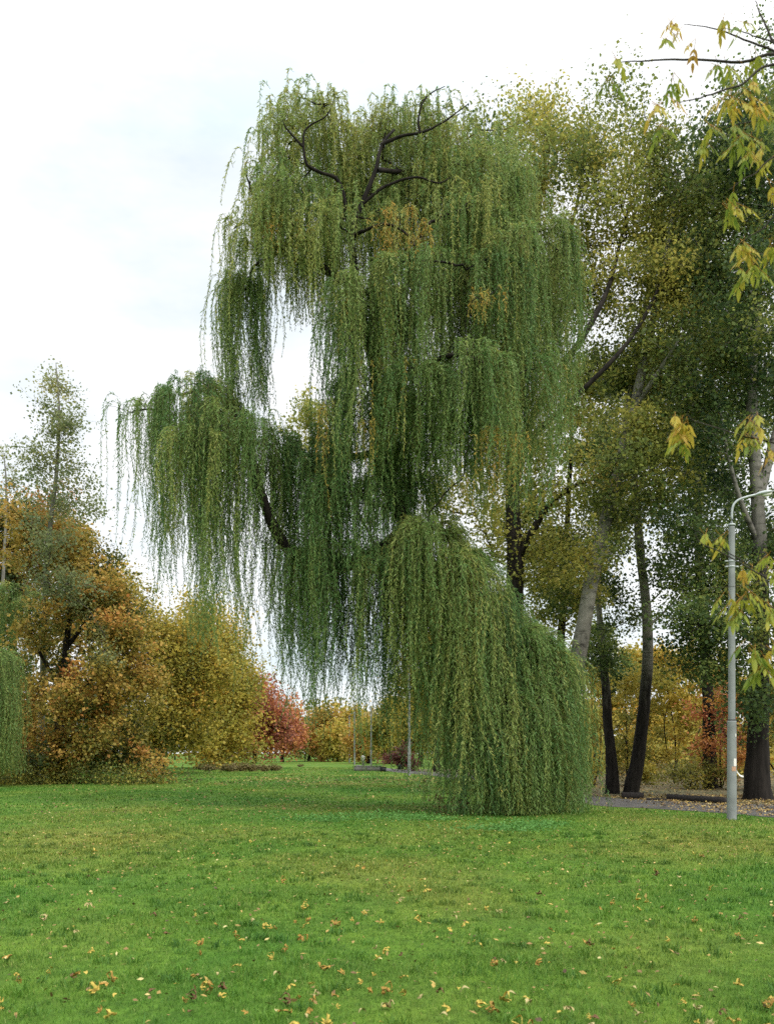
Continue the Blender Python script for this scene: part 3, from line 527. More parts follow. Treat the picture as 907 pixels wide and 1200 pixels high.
# ------------------------------------------------------------------ ground
def lawn_tone(nt, ln, geo, n1):
    sp = N(nt, 'SeparateXYZ'); ln(geo.outputs['Position'], sp.inputs[0])
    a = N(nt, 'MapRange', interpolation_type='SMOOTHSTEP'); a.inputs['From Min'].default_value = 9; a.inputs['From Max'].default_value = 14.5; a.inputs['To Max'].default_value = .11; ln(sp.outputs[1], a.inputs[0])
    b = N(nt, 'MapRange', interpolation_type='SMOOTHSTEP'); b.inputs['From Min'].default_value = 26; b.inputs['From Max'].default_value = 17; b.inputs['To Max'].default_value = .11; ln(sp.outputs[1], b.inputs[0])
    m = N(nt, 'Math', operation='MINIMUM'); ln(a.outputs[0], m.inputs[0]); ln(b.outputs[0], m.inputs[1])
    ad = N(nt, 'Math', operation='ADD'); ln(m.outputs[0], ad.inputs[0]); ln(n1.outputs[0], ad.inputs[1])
    n5 = N(nt, 'TexNoise', Scale=2.6, Detail=5, Roughness=.7); ln(geo.outputs['Position'], n5.inputs['Vector'])
    r5 = ramp(nt, [(.32, (.62, .66, .62)), (.5, (1, 1, 1)), (.68, (1.22, 1.15, 1.05))]); ln(n5.outputs[0], r5.inputs[0])
    return ad.outputs[0], r5.outputs[0]
def groundmat():
    m, nt, out, ln = newmat('lawn_ground')
    geo = N(nt, 'NewGeometry'); n1 = N(nt, 'TexNoise', Scale=.22, Detail=4); n2 = N(nt, 'TexNoise', Scale=9, Detail=8, Roughness=.75); n3 = N(nt, 'TexNoise', Scale=1.3, Detail=4)
    mp = N(nt, 'Mapping'); mp.inputs['Scale'].default_value = (1, .6, 1); ln(geo.outputs['Position'], mp.inputs[0])
    for x in (n1, n2, n3): ln(mp.outputs[0], x.inputs['Vector'])
    r1 = ramp(nt, [(.36, (.060, .150, .019)), (.52, (.092, .175, .023)), (.72, (.150, .190, .036))]); tone, mott = lawn_tone(nt, ln, geo, n1); ln(tone, r1.inputs[0])
    r2 = ramp(nt, [(.3, (.45, .45, .45)), (.7, (1.35, 1.3, 1.3))]); ln(n2.outputs[0], r2.inputs[0])
    mx = N(nt, 'Mix', data_type='RGBA', blend_type='MULTIPLY'); mx.inputs[0].default_value = 1; ln(r1.outputs[0], mx.inputs[6]); ln(r2.outputs[0], mx.inputs[7])
    r3 = ramp(nt, [(.35, (.75, .8, .8)), (.65, (1.2, 1.1, 1))]); ln(n3.outputs[0], r3.inputs[0])
    m2 = N(nt, 'Mix', data_type='RGBA', blend_type='MULTIPLY'); m2.inputs[0].default_value = 1; ln(mx.outputs[2], m2.inputs[6]); ln(r3.outputs[0], m2.inputs[7])
    p = N(nt, 'BsdfPrincipled', Roughness=.95); p.inputs['Specular IOR Level'].default_value = .1; ln(m2.outputs[2], p.inputs['Base Color'])
    b = N(nt, 'Bump', Strength=.6, Distance=.05); ln(n2.outputs[0], b.inputs['Height']); ln(b.outputs[0], p.inputs['Normal']); ln(p.outputs[0], out.inputs[0])
    return m
def grassmat():
    m, nt, out, ln = newmat('grass_blade')
    geo = N(nt, 'NewGeometry'); n1 = N(nt, 'TexNoise', Scale=.22, Detail=4); mp = N(nt, 'Mapping'); mp.inputs['Scale'].default_value = (1, .6, 1); ln(geo.outputs['Position'], mp.inputs[0]); ln(mp.outputs[0], n1.inputs['Vector'])
    r1 = ramp(nt, [(.36, (.074, .205, .026)), (.52, (.110, .232, .031)), (.72, (.190, .245, .042))]); tone, mott = lawn_tone(nt, ln, geo, n1); ln(tone, r1.inputs[0])
    at = N(nt, 'Attribute', attribute_name='tint'); r2 = ramp(nt, [(0, (.5, .6, .6)), (.6, (1.1, 1.05, 1)), (.9, (1.5, 1.2, 1.3)), (1, (2.6, 1.5, 3))]); ln(at.outputs['Fac'], r2.inputs[0])
    mx = N(nt, 'Mix', data_type='RGBA', blend_type='MULTIPLY'); mx.inputs[0].default_value = 1; ln(r1.outputs[0], mx.inputs[6]); ln(r2.outputs[0], mx.inputs[7])
    m0 = mx; mx = N(nt, 'Mix', data_type='RGBA', blend_type='MULTIPLY'); mx.inputs[0].default_value = 1; ln(m0.outputs[2], mx.inputs[6]); ln(mott, mx.inputs[7])
    p = N(nt, 'BsdfPrincipled', Roughness=.6); p.inputs['Specular IOR Level'].default_value = .25; ln(mx.outputs[2], p.inputs['Base Color'])
    t = N(nt, 'BsdfTranslucent'); ln(mx.outputs[2], t.inputs[0]); ms = N(nt, 'MixShader'); ms.inputs[0].default_value = .3
    ln(p.outputs[0], ms.inputs[1]); ln(t.outputs[0], ms.inputs[2]); ln(ms.outputs[0], out.inputs[0]); return m
tag(mesh_obj('lawn', [(-900,-60,0),(900,-60,0),(900,1500,0),(-900,1500,0)], [(0,1,2,3)], groundmat()), 'wide mown lawn', 'lawn', kind='structure')

def pathpoly(pts): return np.array([[ (x - CX) * GD(y) / F, GD(y)] for x, y in pts])
near = spline(pathpoly([(1050,970),(907,958.5),(850,953.5),(760,947.5),(690,943),(620,929),(560,917),(510,909.5),(470,905.5),(440,902),(415,898)]), 60)
far_e = spline(pathpoly([(1050,950),(907,943),(850,942.5),(760,938),(700,933.5),(630,922),(570,911.5),(520,906),(480,902.8),(447,899.5),(419,896.5)]), 60)
def inpath(P, grow=0):
    # signed test by nearest row in y
    i = np.clip(np.searchsorted(near[:, 1], P[:, 1]), 0, 59); j = np.clip(np.searchsorted(far_e[:, 1], P[:, 1]), 0, 59)
    return (P[:, 0] > near[i, 0] - grow) & (P[:, 1] > 23)
V = np.zeros((120, 3)); V[0::2, :2] = near; V[1::2, :2] = far_e; V[:, 2] = .008
Q = [(2*i, 2*i+1, 2*i+3, 2*i+2) for i in range(59)]
m, nt, out, ln = newmat('asphalt_path'); geo = N(nt, 'NewGeometry'); n1 = N(nt, 'TexNoise', Scale=1.2, Detail=5); n2 = N(nt, 'TexNoise', Scale=25, Detail=3)
ln(geo.outputs['Position'], n1.inputs['Vector']); ln(geo.outputs['Position'], n2.inputs['Vector'])
r = ramp(nt, [(.35, (.042, .038, .034)), (.65, (.082, .075, .066))]); ln(n1.outputs[0], r.inputs[0]); r2 = ramp(nt, [(.3, (.7,.7,.7)), (.7, (1.25,1.25,1.25))]); ln(n2.outputs[0], r2.inputs[0])
mx = N(nt, 'Mix', data_type='RGBA', blend_type='MULTIPLY'); mx.inputs[0].default_value = 1; ln(r.outputs[0], mx.inputs[6]); ln(r2.outputs[0], mx.inputs[7])
p = N(nt, 'BsdfPrincipled', Roughness=.85); ln(mx.outputs[2], p.inputs['Base Color']); ln(p.outputs[0], out.inputs[0]); M['asphalt'] = m
tag(mesh_obj('path', V, Q, M['asphalt']), 'grey asphalt footpath', 'path', kind='structure')
# forest floor beyond the path
ff = np.vstack([far_e[:50], [[far_e[49, 0] + 6, 100], [120, 140], [120, 20]]])
m, nt, out, ln = newmat('forest_floor_soil'); geo = N(nt, 'NewGeometry'); n1 = N(nt, 'TexNoise', Scale=.6, Detail=6, Roughness=.7); n2 = N(nt, 'TexNoise', Scale=9, Detail=6, Roughness=.8)
for x in (n1, n2): ln(geo.outputs['Position'], x.inputs['Vector'])
r = ramp(nt, [(.35, (.050, .062, .016)), (.5, (.10, .085, .03)), (.68, (.16, .10, .045))]); ln(n1.outputs[0], r.inputs[0]); r2 = ramp(nt, [(.3, (.5,.5,.5)), (.7, (1.4,1.4,1.4))]); ln(n2.outputs[0], r2.inputs[0])
mx = N(nt, 'Mix', data_type='RGBA', blend_type='MULTIPLY'); mx.inputs[0].default_value = 1; ln(r.outputs[0], mx.inputs[6]); ln(r2.outputs[0], mx.inputs[7])
p = N(nt, 'BsdfPrincipled', Roughness=.95); ln(mx.outputs[2], p.inputs['Base Color']); ln(p.outputs[0], out.inputs[0])
me = bpy.data.meshes.new('forest_floor'); me.from_pydata([(x, y, .004) for x, y in ff], [], [list(range(len(ff)))]); me.materials.append(m)
o = bpy.data.objects.new('forest_floor', me); COL.objects.link(o); tag(o, 'leaf strewn woodland floor', 'ground', kind='structure')

# grass
def grass():
    g = Geo()
    for (y0, y1, dens, h, w) in [(5.0, 8, 2600, .050, .0040), (8, 12, 1500, .050, .0055), (12, 18, 720, .052, .009), (18, 28, 300, .055, .015), (28, 50, 75, .065, .028), (50, 110, 14, .08, .055)]:
        area = .45 * (y1**2 - y0**2) + 7 * (y1 - y0); n = int(area * dens)
        y = np.sqrt(RNG.uniform(y0**2, y1**2, n)); x = RNG.uniform(-1, 1, n) * (.45 * y + 3.5)
        B = np.column_stack([x, y, np.zeros(n)])
        k = ~inpath(B, .05); B = B[k]; n = len(B)
        # clumpy heights
        cl = .75 + .45*np.sin(B[:, 0]*2.1 + 1.7*np.sin(B[:, 1]*1.3))*np.sin(B[:, 1]*1.7 + 2*np.sin(B[:, 0]*.9)) 
        hh = h * (.45 + .8*RNG.random(n)) * np.clip(cl, .45, 1.3); ww = w * (.6 + .8*RNG.random(n))
        a = RNG.random(n)*2*pi; lean = .25 + .75*RNG.random(n); b = RNG.random(n)*2*pi
        sd = np.column_stack([np.cos(a), np.sin(a), 0*a])*ww[:, None]*.5; ld = np.column_stack([np.cos(b), np.sin(b), 0*b])
        mid = B + ld*(hh*lean*.35)[:, None]; mid[:, 2] = hh*.6; tip = B + ld*(hh*lean)[:, None]; tip[:, 2] = hh*(1.05 - .35*lean)
        V = np.stack([B - sd, B + sd, mid + sd*.8, tip, mid - sd*.8], 1)
        i = np.arange(n)[:, None]*5
        t = np.repeat(np.clip(.46 + .3*RNG.normal(size=n) + (RNG.random(n) > .975)*.5, 0, 1), 5)
        # quad (base..mid) and tip as kite quad
        V6 = np.stack([B - sd, B + sd, mid + sd*.8, mid - sd*.8, tip, tip], 1)[:, :5]
        Qd = i + np.array([0, 1, 2, 3]); g.add(V6, Qd, t); g.tr.append(np.column_stack([i[:, 0]+3, i[:, 0]+2, i[:, 0]+4]) + g.n - n*5)
    # rough taller tufts
    nc = 900; y = np.sqrt(RNG.uniform(5.2**2, 20**2, nc)); x = RNG.uniform(-.45, .45, nc)*y; q = np.repeat(np.arange(nc), 26); n = len(q)
    B = np.column_stack([x[q] + RNG.normal(size=n)*.045, y[q] + RNG.normal(size=n)*.045, np.zeros(n)]); hh = .085*(.5 + .6*RNG.random(n))*(.6 + .7*RNG.random(nc))[q]; ww = .0055*(1 + y[q]/14)
    a = RNG.random(n)*2*pi; b = RNG.random(n)*2*pi; lean = .3 + .9*RNG.random(n); sd = np.column_stack([np.cos(a), np.sin(a), 0*a])*ww[:, None]*.5; ld = np.column_stack([np.cos(b), np.sin(b), 0*b])
    mid = B + ld*(hh*lean*.35)[:, None]; mid[:, 2] = hh*.6; tip = B + ld*(hh*lean)[:, None]; tip[:, 2] = hh*(1.05 - .45*lean); i = np.arange(n)[:, None]*5
    g.add(np.stack([B - sd, B + sd, mid + sd*.8, mid - sd*.8, tip], 1), i + np.array([0, 1, 2, 3]), np.repeat(np.clip((.3 + .2*RNG.normal(size=nc))[q] + .12*RNG.normal(size=n), 0, .8), 5)); g.tr.append(np.column_stack([i[:, 0]+3, i[:, 0]+2, i[:, 0]+4]) + g.n - n*5)
    return g
Geo.tr = None
_g0 = Geo.__init__
def _gi(s): _g0(s); s.tr = []
Geo.__init__ = _gi
g = grass(); o = mesh_obj('grass', np.concatenate(g.V), np.concatenate(g.Q), grassmat(), None, np.concatenate(g.T), tris=np.concatenate(g.tr))
tag(o, 'short green grass of the lawn', 'grass', kind='stuff')

# weeds in front of the willow and dry brush at its foot
g = Geo()
for (px, py, rx, ry, n) in [(400,961,60,3,14),(500,961,50,3,16),(455,958,50,2.5,10),(585,973,60,3,22),(640,968,30,2.5,8)]:
    for _ in range(n):
        yy = py + RNG.normal()*ry*.5; D = GD(yy); c = W(px + RNG.normal()*rx*.5, yy, D); c[2] = .03
        m_ = 60; C = c + RNG.normal(size=(m_, 3))*np.array([.3, .2, .03]); C[:, 2] = .015 + np.abs(C[:, 2] - .01)*1.6
        L = .03 + .05*RNG.random(m_); Dn = rnd(m_); Dn[:, 2] = np.abs(Dn[:, 2])*.5
        V, Q, t = cards(C, Dn, L, L*.55, np.clip(.5 + .25*RNG.normal(size=m_), 0, 1)); g.add(V, Q, t)
tag(g.obj('weeds', M['weed']), 'pale green patches of low weeds in front of the willow', 'weeds', kind='stuff')
shrub('dry brown twiggy brush at the left foot of the willow curtains', 26.4, 532, 953, [(528,938,22,16,0,.5,.6),(550,942,22,13,-.1,.4,.7),(512,945,14,10,0,.4,.5)], M['brush'], .06, r=.012, tw=.35, ls=.10, twigs=10, per=8, tip=.005, dens=2)
# flower bed / low plants far left of centre
bedw = [(236,94,.9),(250,96,.7),(246,88,.9),(268,84,1.0),(282,86,1.1),(296,86,1.0),(310,86,.9),(322,88,.9),(190,72,.8),(176,66,.9),(168,62,.7),(352,112,.5)]
proto = None
for i, (px, D, h) in enumerate(bedw):
    if proto is None:
        proto = broadleaf('low_bush', 'low', 90, [([(453.5,HY+EYE*F/90,0),(454,HY+EYE*F/90-4,0),(453,HY+EYE*F/90-7,0)], .03, .01, 0)],
            [(446,898,9,4.5,0,.6,.5),(461,898,9,4.5,0,.6,.5),(453,896.5,9,4,0,.6,.55)], .16, M['brush'], M['bark'], twigs=8, per=14, tw=.35, ls=.16, dens=4, cat='bush', group='low dark plants of the far flower bed')
        o = proto; o.location = ((px-CX)*D/F, D, 0); o.scale = (h*.6,)*3
    else: o = copy_thing(proto, ((px-CX)*D/F, D, 0), scale=h*.6, rz=RNG.random()*6)
    o['label'] = 'low dark bush in the flower bed across the far lawn' if px > 200 and px < 340 else ('tiny dark bush alone at the far end of the lawn' if px > 340 else 'low dark bush at the foot of the yellow green tree on the left')
    if 200 < px < 340: o['group'] = 'low dark plants of the far flower bed'
    elif px < 200: o['group'] = 'low bushes beside the left trees'
    elif 'group' in o.keys(): del o['group']

shrub('dull purple red bush beside the path, left of the grey lamp post', 88, 471, 903, [(472,885,14,13,0,1.2,.08),(462,892,9,9,0,1,.05),(482,893,9,8,0,1,.1)], M['red'], .16)

# ------------------------------------------------------------------ fallen leaves
M['leaf_yellow'] = plain('fallen_leaf_yellow', (.46, .35, .07), .75, .3, 30); M['leaf_ochre'] = plain('fallen_leaf_ochre', (.33, .20, .04), .7, .3, 30); M['leaf_brown'] = plain('fallen_leaf_brown', (.14, .075, .035), .8, .3, 30); M['leaf_pale'] = plain('fallen_leaf_pale', (.38, .32, .14), .75, .25, 30)
def leafmesh(mat, kind):
    g = Geo(); n = 1 if kind == 0 else (3 if kind == 1 else 5)
    for k in range(n):
        a = (k - (n-1)/2) * (.75 if n == 3 else .55) + RNG.normal()*.1; L = .07*(1 if kind else .95)*(1 - .12*abs(k - (n-1)/2)); w = .038 if kind == 0 else .021
        s = np.linspace(0, 1, 7); prof = np.sin(pi*s**.8)*w*.5 + .0008; curl = .02*RNG.normal(); cup = .35 + .4*RNG.random()
        pts = []
        for j in range(7):
            for e in (-1, -.5, 0, .5, 1):
                wob = 1 + .25*RNG.normal()*(abs(e) == 1)
                pts.append((s[j]*L, e*prof[j]*wob, .012 + curl*math.sin(pi*s[j]) + cup*abs(e)*prof[j] + .004*RNG.normal()))
        P = np.array(pts); ca, sa = math.cos(a), math.sin(a); P = np.column_stack([P[:, 0]*ca - P[:, 1]*sa, P[:, 0]*sa + P[:, 1]*ca, P[:, 2]])
        g.add(P, [(5*j+i, 5*j+i+1, 5*j+i+6, 5*j+i+5) for j in range(6) for i in range(4)])
    o = g.obj('fallen_leaf', M[mat], None, True); o.data.transform(__import__('mathutils').Matrix.Translation((-.035, 0, 0))); return o
LF = {'leaf_yellow': ('yellow fallen leaf lying on the lawn', 'yellow leaves fallen on the lawn'), 'leaf_ochre': ('ochre orange fallen leaf lying on the lawn', 'ochre leaves fallen on the lawn'),
      'leaf_brown': ('brown withered leaf lying on the lawn', 'brown leaves fallen on the lawn'), 'leaf_pale': ('pale tan fallen leaf lying on the lawn', 'pale leaves fallen on the lawn')}
protos = [(mt, leafmesh(mt, k)) for mt in ('leaf_yellow', 'leaf_ochre', 'leaf_brown', 'leaf_pale') for k in (0, 1, 2)]
used = set(); kinds = np.array([0,0,0,0,0,1,1,1,2,3,3]); cents = []
for i in range(62): # loose clusters
    yy = 1200 - 250*RNG.random()**1.4; cents.append((RNG.uniform(-20, 927), yy))
cnt = 0
while cnt < 280:
    if RNG.random() < .42:
        c = cents[RNG.integers(len(cents))]; px, py = c[0] + RNG.normal()*20, c[1] + RNG.normal()*8
    else: px, py = RNG.uniform(-40, 947), 1215 - 245*RNG.random()**1.15
    if py > 1225 or py < 968: continue
    if py < 1060 and RNG.random() < .45: continue
    mt = ('leaf_yellow', 'leaf_ochre', 'leaf_brown', 'leaf_pale')[kinds[RNG.integers(len(kinds))]]; j = RNG.integers(3)
    pr = [o for m_, o in protos if m_ == mt][j]
    o = pr if id(pr) not in used else pr.copy()
    if o is not pr: COL.objects.link(o)
    used.add(id(pr)); D = GD(py)
    o.location = ((px-CX)*D/F, D, .022 + .02*RNG.random()); o.rotation_euler = (RNG.normal()*.35, RNG.normal()*.35, RNG.random()*6.28); o.scale = (.45 + .65*RNG.random()**1.4,)*3
    tag(o, LF[mt][0], 'leaf', LF[mt][1]); cnt += 1
for m_, o in protos:
    if id(o) not in used: bpy.data.objects.remove(o)
# litter: small leaves across lawn and thick on path verge
m, nt, out, ln = newmat('leaf_litter'); at = N(nt, 'Attribute', attribute_name='tint'); r = ramp(nt, [(0, (.06, .035, .018)), (.4, (.20, .12, .04)), (.75, (.40, .28, .07)), (1, (.55, .45, .2))]); ln(at.outputs['Fac'], r.inputs[0])
p = N(nt, 'BsdfPrincipled', Roughness=.8); ln(r.outputs[0], p.inputs['Base Color']); ln(p.outputs[0], out.inputs[0]); M['litter'] = m
g = Geo()
def litter(x, y, L, tm, z=.025):
    n = len(x); C = np.column_stack([x, y, z + .02*RNG.random(n)]); Dn = rnd(n); Dn[:, 2] *= .3; Nn = np.tile([0, 0, 1.], (n, 1)) + .45*RNG.normal(size=(n, 3))
    V, Q, t = cards(C, Dn, L*(.5 + RNG.random(n)), L*(.3 + .5*RNG.random(n)), np.clip(tm + .25*RNG.normal(size=n), 0, 1), unit(Nn)); g.add(V, Q, t)
y = np.sqrt(RNG.uniform(5**2, 30**2, 5200)); x = RNG.uniform(-.45, .45, 5200)*y; k = ~inpath(np.column_stack([x, y]), 0); litter(x[k], y[k], .045, .5)
y = RNG.uniform(26, 110, 2500); x = RNG.uniform(-.35, .2, 2500)*y; k = ~inpath(np.column_stack([x, y]), 0); litter(x[k], y[k], .10, .5)
# under the willow's left and far lawn band
y = RNG.normal(58, 6, 1600); x = RNG.uniform(-9, 3, 1600); litter(x, y, .11, .45)
# verge and path on the right
n = 16000; x = RNG.uniform(5.5, 22, n); y = 23.5 + RNG.random(n)**.8*14; k = inpath(np.column_stack([x, y]), 0)
e = np.interp(x, far_e[::-1, 0], far_e[::-1, 1]) if far_e[0, 0] > far_e[-1, 0] else np.interp(x, far_e[:, 0], far_e[:, 1])
keep = k & ((RNG.random(n) < np.clip((x - 7.6)/2.2, .05, .95)) | (y > e)); litter(x[keep], y[keep], .085, .5, .015)
n = 9000; x = RNG.uniform(6, 34, n); y = RNG.uniform(28, 62, n); e = np.interp(x, far_e[::-1, 0], far_e[::-1, 1]); k = y > e; litter(x[k], y[k], .10, .36, .012)
tag(g.obj('leaf_litter', M['litter']), 'scattered small fallen leaves over lawn, path and woodland floor', 'leaf litter', kind='stuff')

# ------------------------------------------------------------------ lamp posts
M['post'] = plain('grey_green_post_paint', (.225, .24, .235), .75, .22, 3); M['post_pale'] = plain('pale_post_paint', (.20, .21, .21), .6, .12, 3); M['metal'] = plain('galvanised_steel', (.40, .43, .43), .5, .15, 12, .3); M['black'] = plain('dark_band', (.02, .02, .02), .7); M['paper'] = plain('white_paper', (.75, .72, .68), .8, .12, 40); M['orange_paper'] = plain('stained_paper', (.5, .3, .2), .8, .3, 40)
def lathe(prof, parent, name, mat, sides=20, off=(0, 0)):
    P = np.array([[(off[0], off[1], z) for z, r in prof]]); R = np.array([[r for z, r in prof]]); V, Q = tubes(P, R, sides)
    return mesh_obj(name, V, Q, mat, parent, smooth=True)
def lamp(loc, label, mat, group='lamp posts along the path', arm_dir=1, head=True):
    r = thing('lamp_post', label, 'lamp post', group, loc)
    lathe([(-.1,.116),(0,.114),(1.2,.110),(2.33,.106),(2.36,.106)], r, 'base_sleeve', mat)
    lathe([(2.36,.092),(2.37,.094),(2.385,.094),(2.39,.086)], r, 'joint_band', M['black'])
    lathe([(2.38,.084),(4.5,.079),(6.98,.072),(7.0,.070),(7.01,.03)], r, 'upper_pole', mat)
    for z in (6.15, 6.02, 7.02):
        c = lathe([(z,.078),(z+.012,.084),(z+.035,.084),(z+.045,.078)], r, 'clamp', M['metal'])
        if z < 7:
            g = Geo(); g.box((-.16,-.02,z+.005),(-.09,.02,z+.04)).box((.09,-.02,z+.005),(.16,.02,z+.04)); g.obj('clamp_ear', M['metal'], c)
    pts = [(0,0,6.95),(0,0,7.25),(.01*arm_dir,0,7.40),(.05*arm_dir,0,7.53),(.17*arm_dir,0,7.64),(.40*arm_dir,0,7.72),(.62*arm_dir,0,7.77)]
    P = spline(np.array(pts), 24); V, Q = tubes(P[None], np.full((1, 24), .028), 10); mesh_obj('arm', V, Q, M['metal'], r, smooth=True)
    # cobra lamp head
    P = spline(np.array([(.55*arm_dir,0,7.755),(.68*arm_dir,0,7.79),(.86*arm_dir,0,7.825),(.98*arm_dir,0,7.845)]), 10)
    V, Q = tubes(P[None], np.array([[.032,.045,.06,.075,.085,.088,.086,.075,.05,.012]]), 12); V = V.reshape(-1, 12, 3); cz = V[:, :, 2].mean(1, keepdims=True); V[:, :, 2] = cz + (V[:, :, 2]-cz)*.6
    h = mesh_obj('lamp_head', V.reshape(-1, 3), Q, M['metal'], r, smooth=True)
    P = spline(np.array([(.72*arm_dir,0,7.765),(.85*arm_dir,0,7.775),(.96*arm_dir,0,7.81)]), 6); V, Q = tubes(P[None], np.array([[.02,.05,.058,.055,.045,.01]]), 10); mesh_obj('lens', V, Q, M['paper'], h, smooth=True)
    return r
DL = GD(960.5)
lp = lamp(((857-CX)*DL/F, DL, 0), 'tall grey lamp post with curved arm at the right edge of the lawn', M['post'], None)
g = Geo()
def wrap(z0, z1, a0, a1, rr, nseg=6):
    aa = np.linspace(a0, a1, nseg); V = np.array([(math.cos(a)*rr, math.sin(a)*rr, z) for z in (z0, z1) for a in aa]); return V, [(i, i+1, nseg+i+1, nseg+i) for i in range(nseg-1)]
V, Q = wrap(1.28, 1.46, -1.5, -.7, .1125); s1 = mesh_obj('poster_scrap', V, Q, M['paper'], lp); s1['label'] = 'torn white paper pasted on the post'
V, Q = wrap(1.16, 1.27, -1.9, -.9, .1128); mesh_obj('poster_scrap', V, Q, M['orange_paper'], lp)['label'] = 'stained remains of a pasted paper'
V, Q = wrap(1.98, 2.05, -1.1, -.75, .1105); mesh_obj('poster_scrap', V, Q, M['paper'], lp)['label'] = 'small white scrap near the joint'
P = spline(np.array([(.104,-.04,1.16),(.14,-.05,1.10),(.19,-.05,1.05),(.26,-.05,1.03)]), 8); V = np.concatenate([P + np.array([0, .0, .022]), P - np.array([0, .012, .02])]); V2 = np.concatenate([V, V + np.array([0, .004, 0])])
Q = [(i, i+1, 8+i+1, 8+i) for i in range(7)] + [(16+i, 24+i, 24+i+1, 16+i+1) for i in range(7)]
mesh_obj('paper_strip', V2, Q, M['paper'], lp)['label'] = 'loose white strip sticking out'
for i, (px, by, lab, mt) in enumerate([(479.5,909,'thin dark grey lamp post beside the litter bin, half hidden by curtains','post'),(435,897.5,'tall pale lamp post at the bend of the far path','post_pale'),(415.5,896,'pale lamp post with white base left of the far path','post_pale'),(409.5,894,'faintest lamp post farthest along the path','post_pale')]):
    D = GD(by); lamp(((px-CX)*D/F, D, 0), lab, M[mt])

# small far things by the path
M['stone'] = plain('grey_stone', (.24, .22, .21), .9, .25, 3); M['dark_paint'] = plain('black_paint', (.02, .022, .024), .5); M['soil'] = plain('dark_wood', (.022, .018, .016), .85, .4, 12)
D = 88; r = thing('low_wall', 'low grey stone wall along the far bend of the path', 'wall', None, ((431-CX)*D/F, D, 0))
g = Geo(); [g.box((-1.2+.6*i, -.12, -.05), (-1.2+.6*i+.585, .12, .36 + .02*RNG.random())) for i in range(4)]; g.obj('wall_body', M['stone'], r); g = Geo(); g.box((-1.23,-.16,.39),(1.23,.16,.46)); g.obj('coping', M['stone'], r)
D = 90; r = thing('marker_post', 'grey stone post with white top beside the far path', 'post', None, ((425.5-CX)*D/F, D, 0))
lathe([(-.05,.15),(0,.15),(.1,.11),(.8,.10),(.85,.14),(.88,.12)], r, 'shaft', M['stone'], 12); lathe([(.88,.11),(.92,.16),(1.15,.17),(1.28,.15),(1.36,.02)], r, 'cap', M['paper'], 12)
D = 84; r = thing('planter', 'squat dark planter box by the far path', 'planter', None, ((449-CX)*D/F, D, 0))
g = Geo(); g.box((-.25,-.2,0.03),(.25,.2,.36)); g.obj('tub', M['dark_paint'], r); g = Geo(); g.box((-.29,-.24,.363),(.29,-.18,.41)).box((-.29,.18,.363),(.29,.24,.41)).box((-.29,-.179,.363),(-.23,.179,.41)).box((.23,-.179,.363),(.29,.179,.41)); g.obj('rim', M['dark_paint'], r)
g = Geo(); g.box((-.22,-.17,0),(-.14,.17,.028)).box((.14,-.17,0),(.22,.17,.028)); g.obj('foot', M['dark_paint'], r)
D = 78; r = thing('litter_bin', 'black litter bin on pale legs beside the far path', 'litter bin', None, ((468-CX)*D/F, D, 0))
lathe([(.28,.10),(.29,.13),(.62,.155),(.64,.165),(.66,.165),(.66,.14),(.45,.12)], r, 'bin_body', M['dark_paint'], 16)
for a in (-1, 1):
    P = np.array([[(a*.11,0,0),(a*.11,0,.3),(a*.125,0,.33)]]); V, Q = tubes(P, np.full((1, 3), .022), 8); mesh_obj('leg', V, Q, M['post_pale'], r)
# dark low beams along the path's far edge
def beam(name, p0, p1, label, hh):
    A, B = W(*p0, GD(p0[1])), W(*p1, GD(p1[1])); d = unit(B[:2]-A[:2]); nrm = np.array([-d[1], d[0]])*.10; n = 12; V = []
    for i in range(n):
        c = A[:2] + (B[:2]-A[:2])*i/(n-1); w = RNG.normal(size=4)*.008
        V += [(*(c-nrm), -.02), (*(c+nrm), -.02), (*(c+nrm*.8), hh+w[0]), (*(c-nrm*.8), hh+w[1])]
    Q = [(4*i+j, 4*i+(j+1)%4, 4*i+4+(j+1)%4, 4*i+4+j) for i in range(n-1) for j in range(4)] + [(3,2,1,0), (4*n-4,4*n-3,4*n-2,4*n-1)]
    c = np.array([*((A+B)/2)[:2], 0]); o = mesh_obj(name, np.array(V)-c, Q, M['soil']); o.location = c; return tag(o, label, 'timber beam')
beam('timber_beam', (728,936,), (754,936.4), 'short dark beam on the ground at the foot of the leaning trunk', .22)
beam('timber_beam', (783,937.2), (850,942), 'long dark beam edging the path left of the lamp post', .2)
beam('timber_beam', (757,937.6), (781,938), 'thin low dark beam between the short and the long beam', .07)

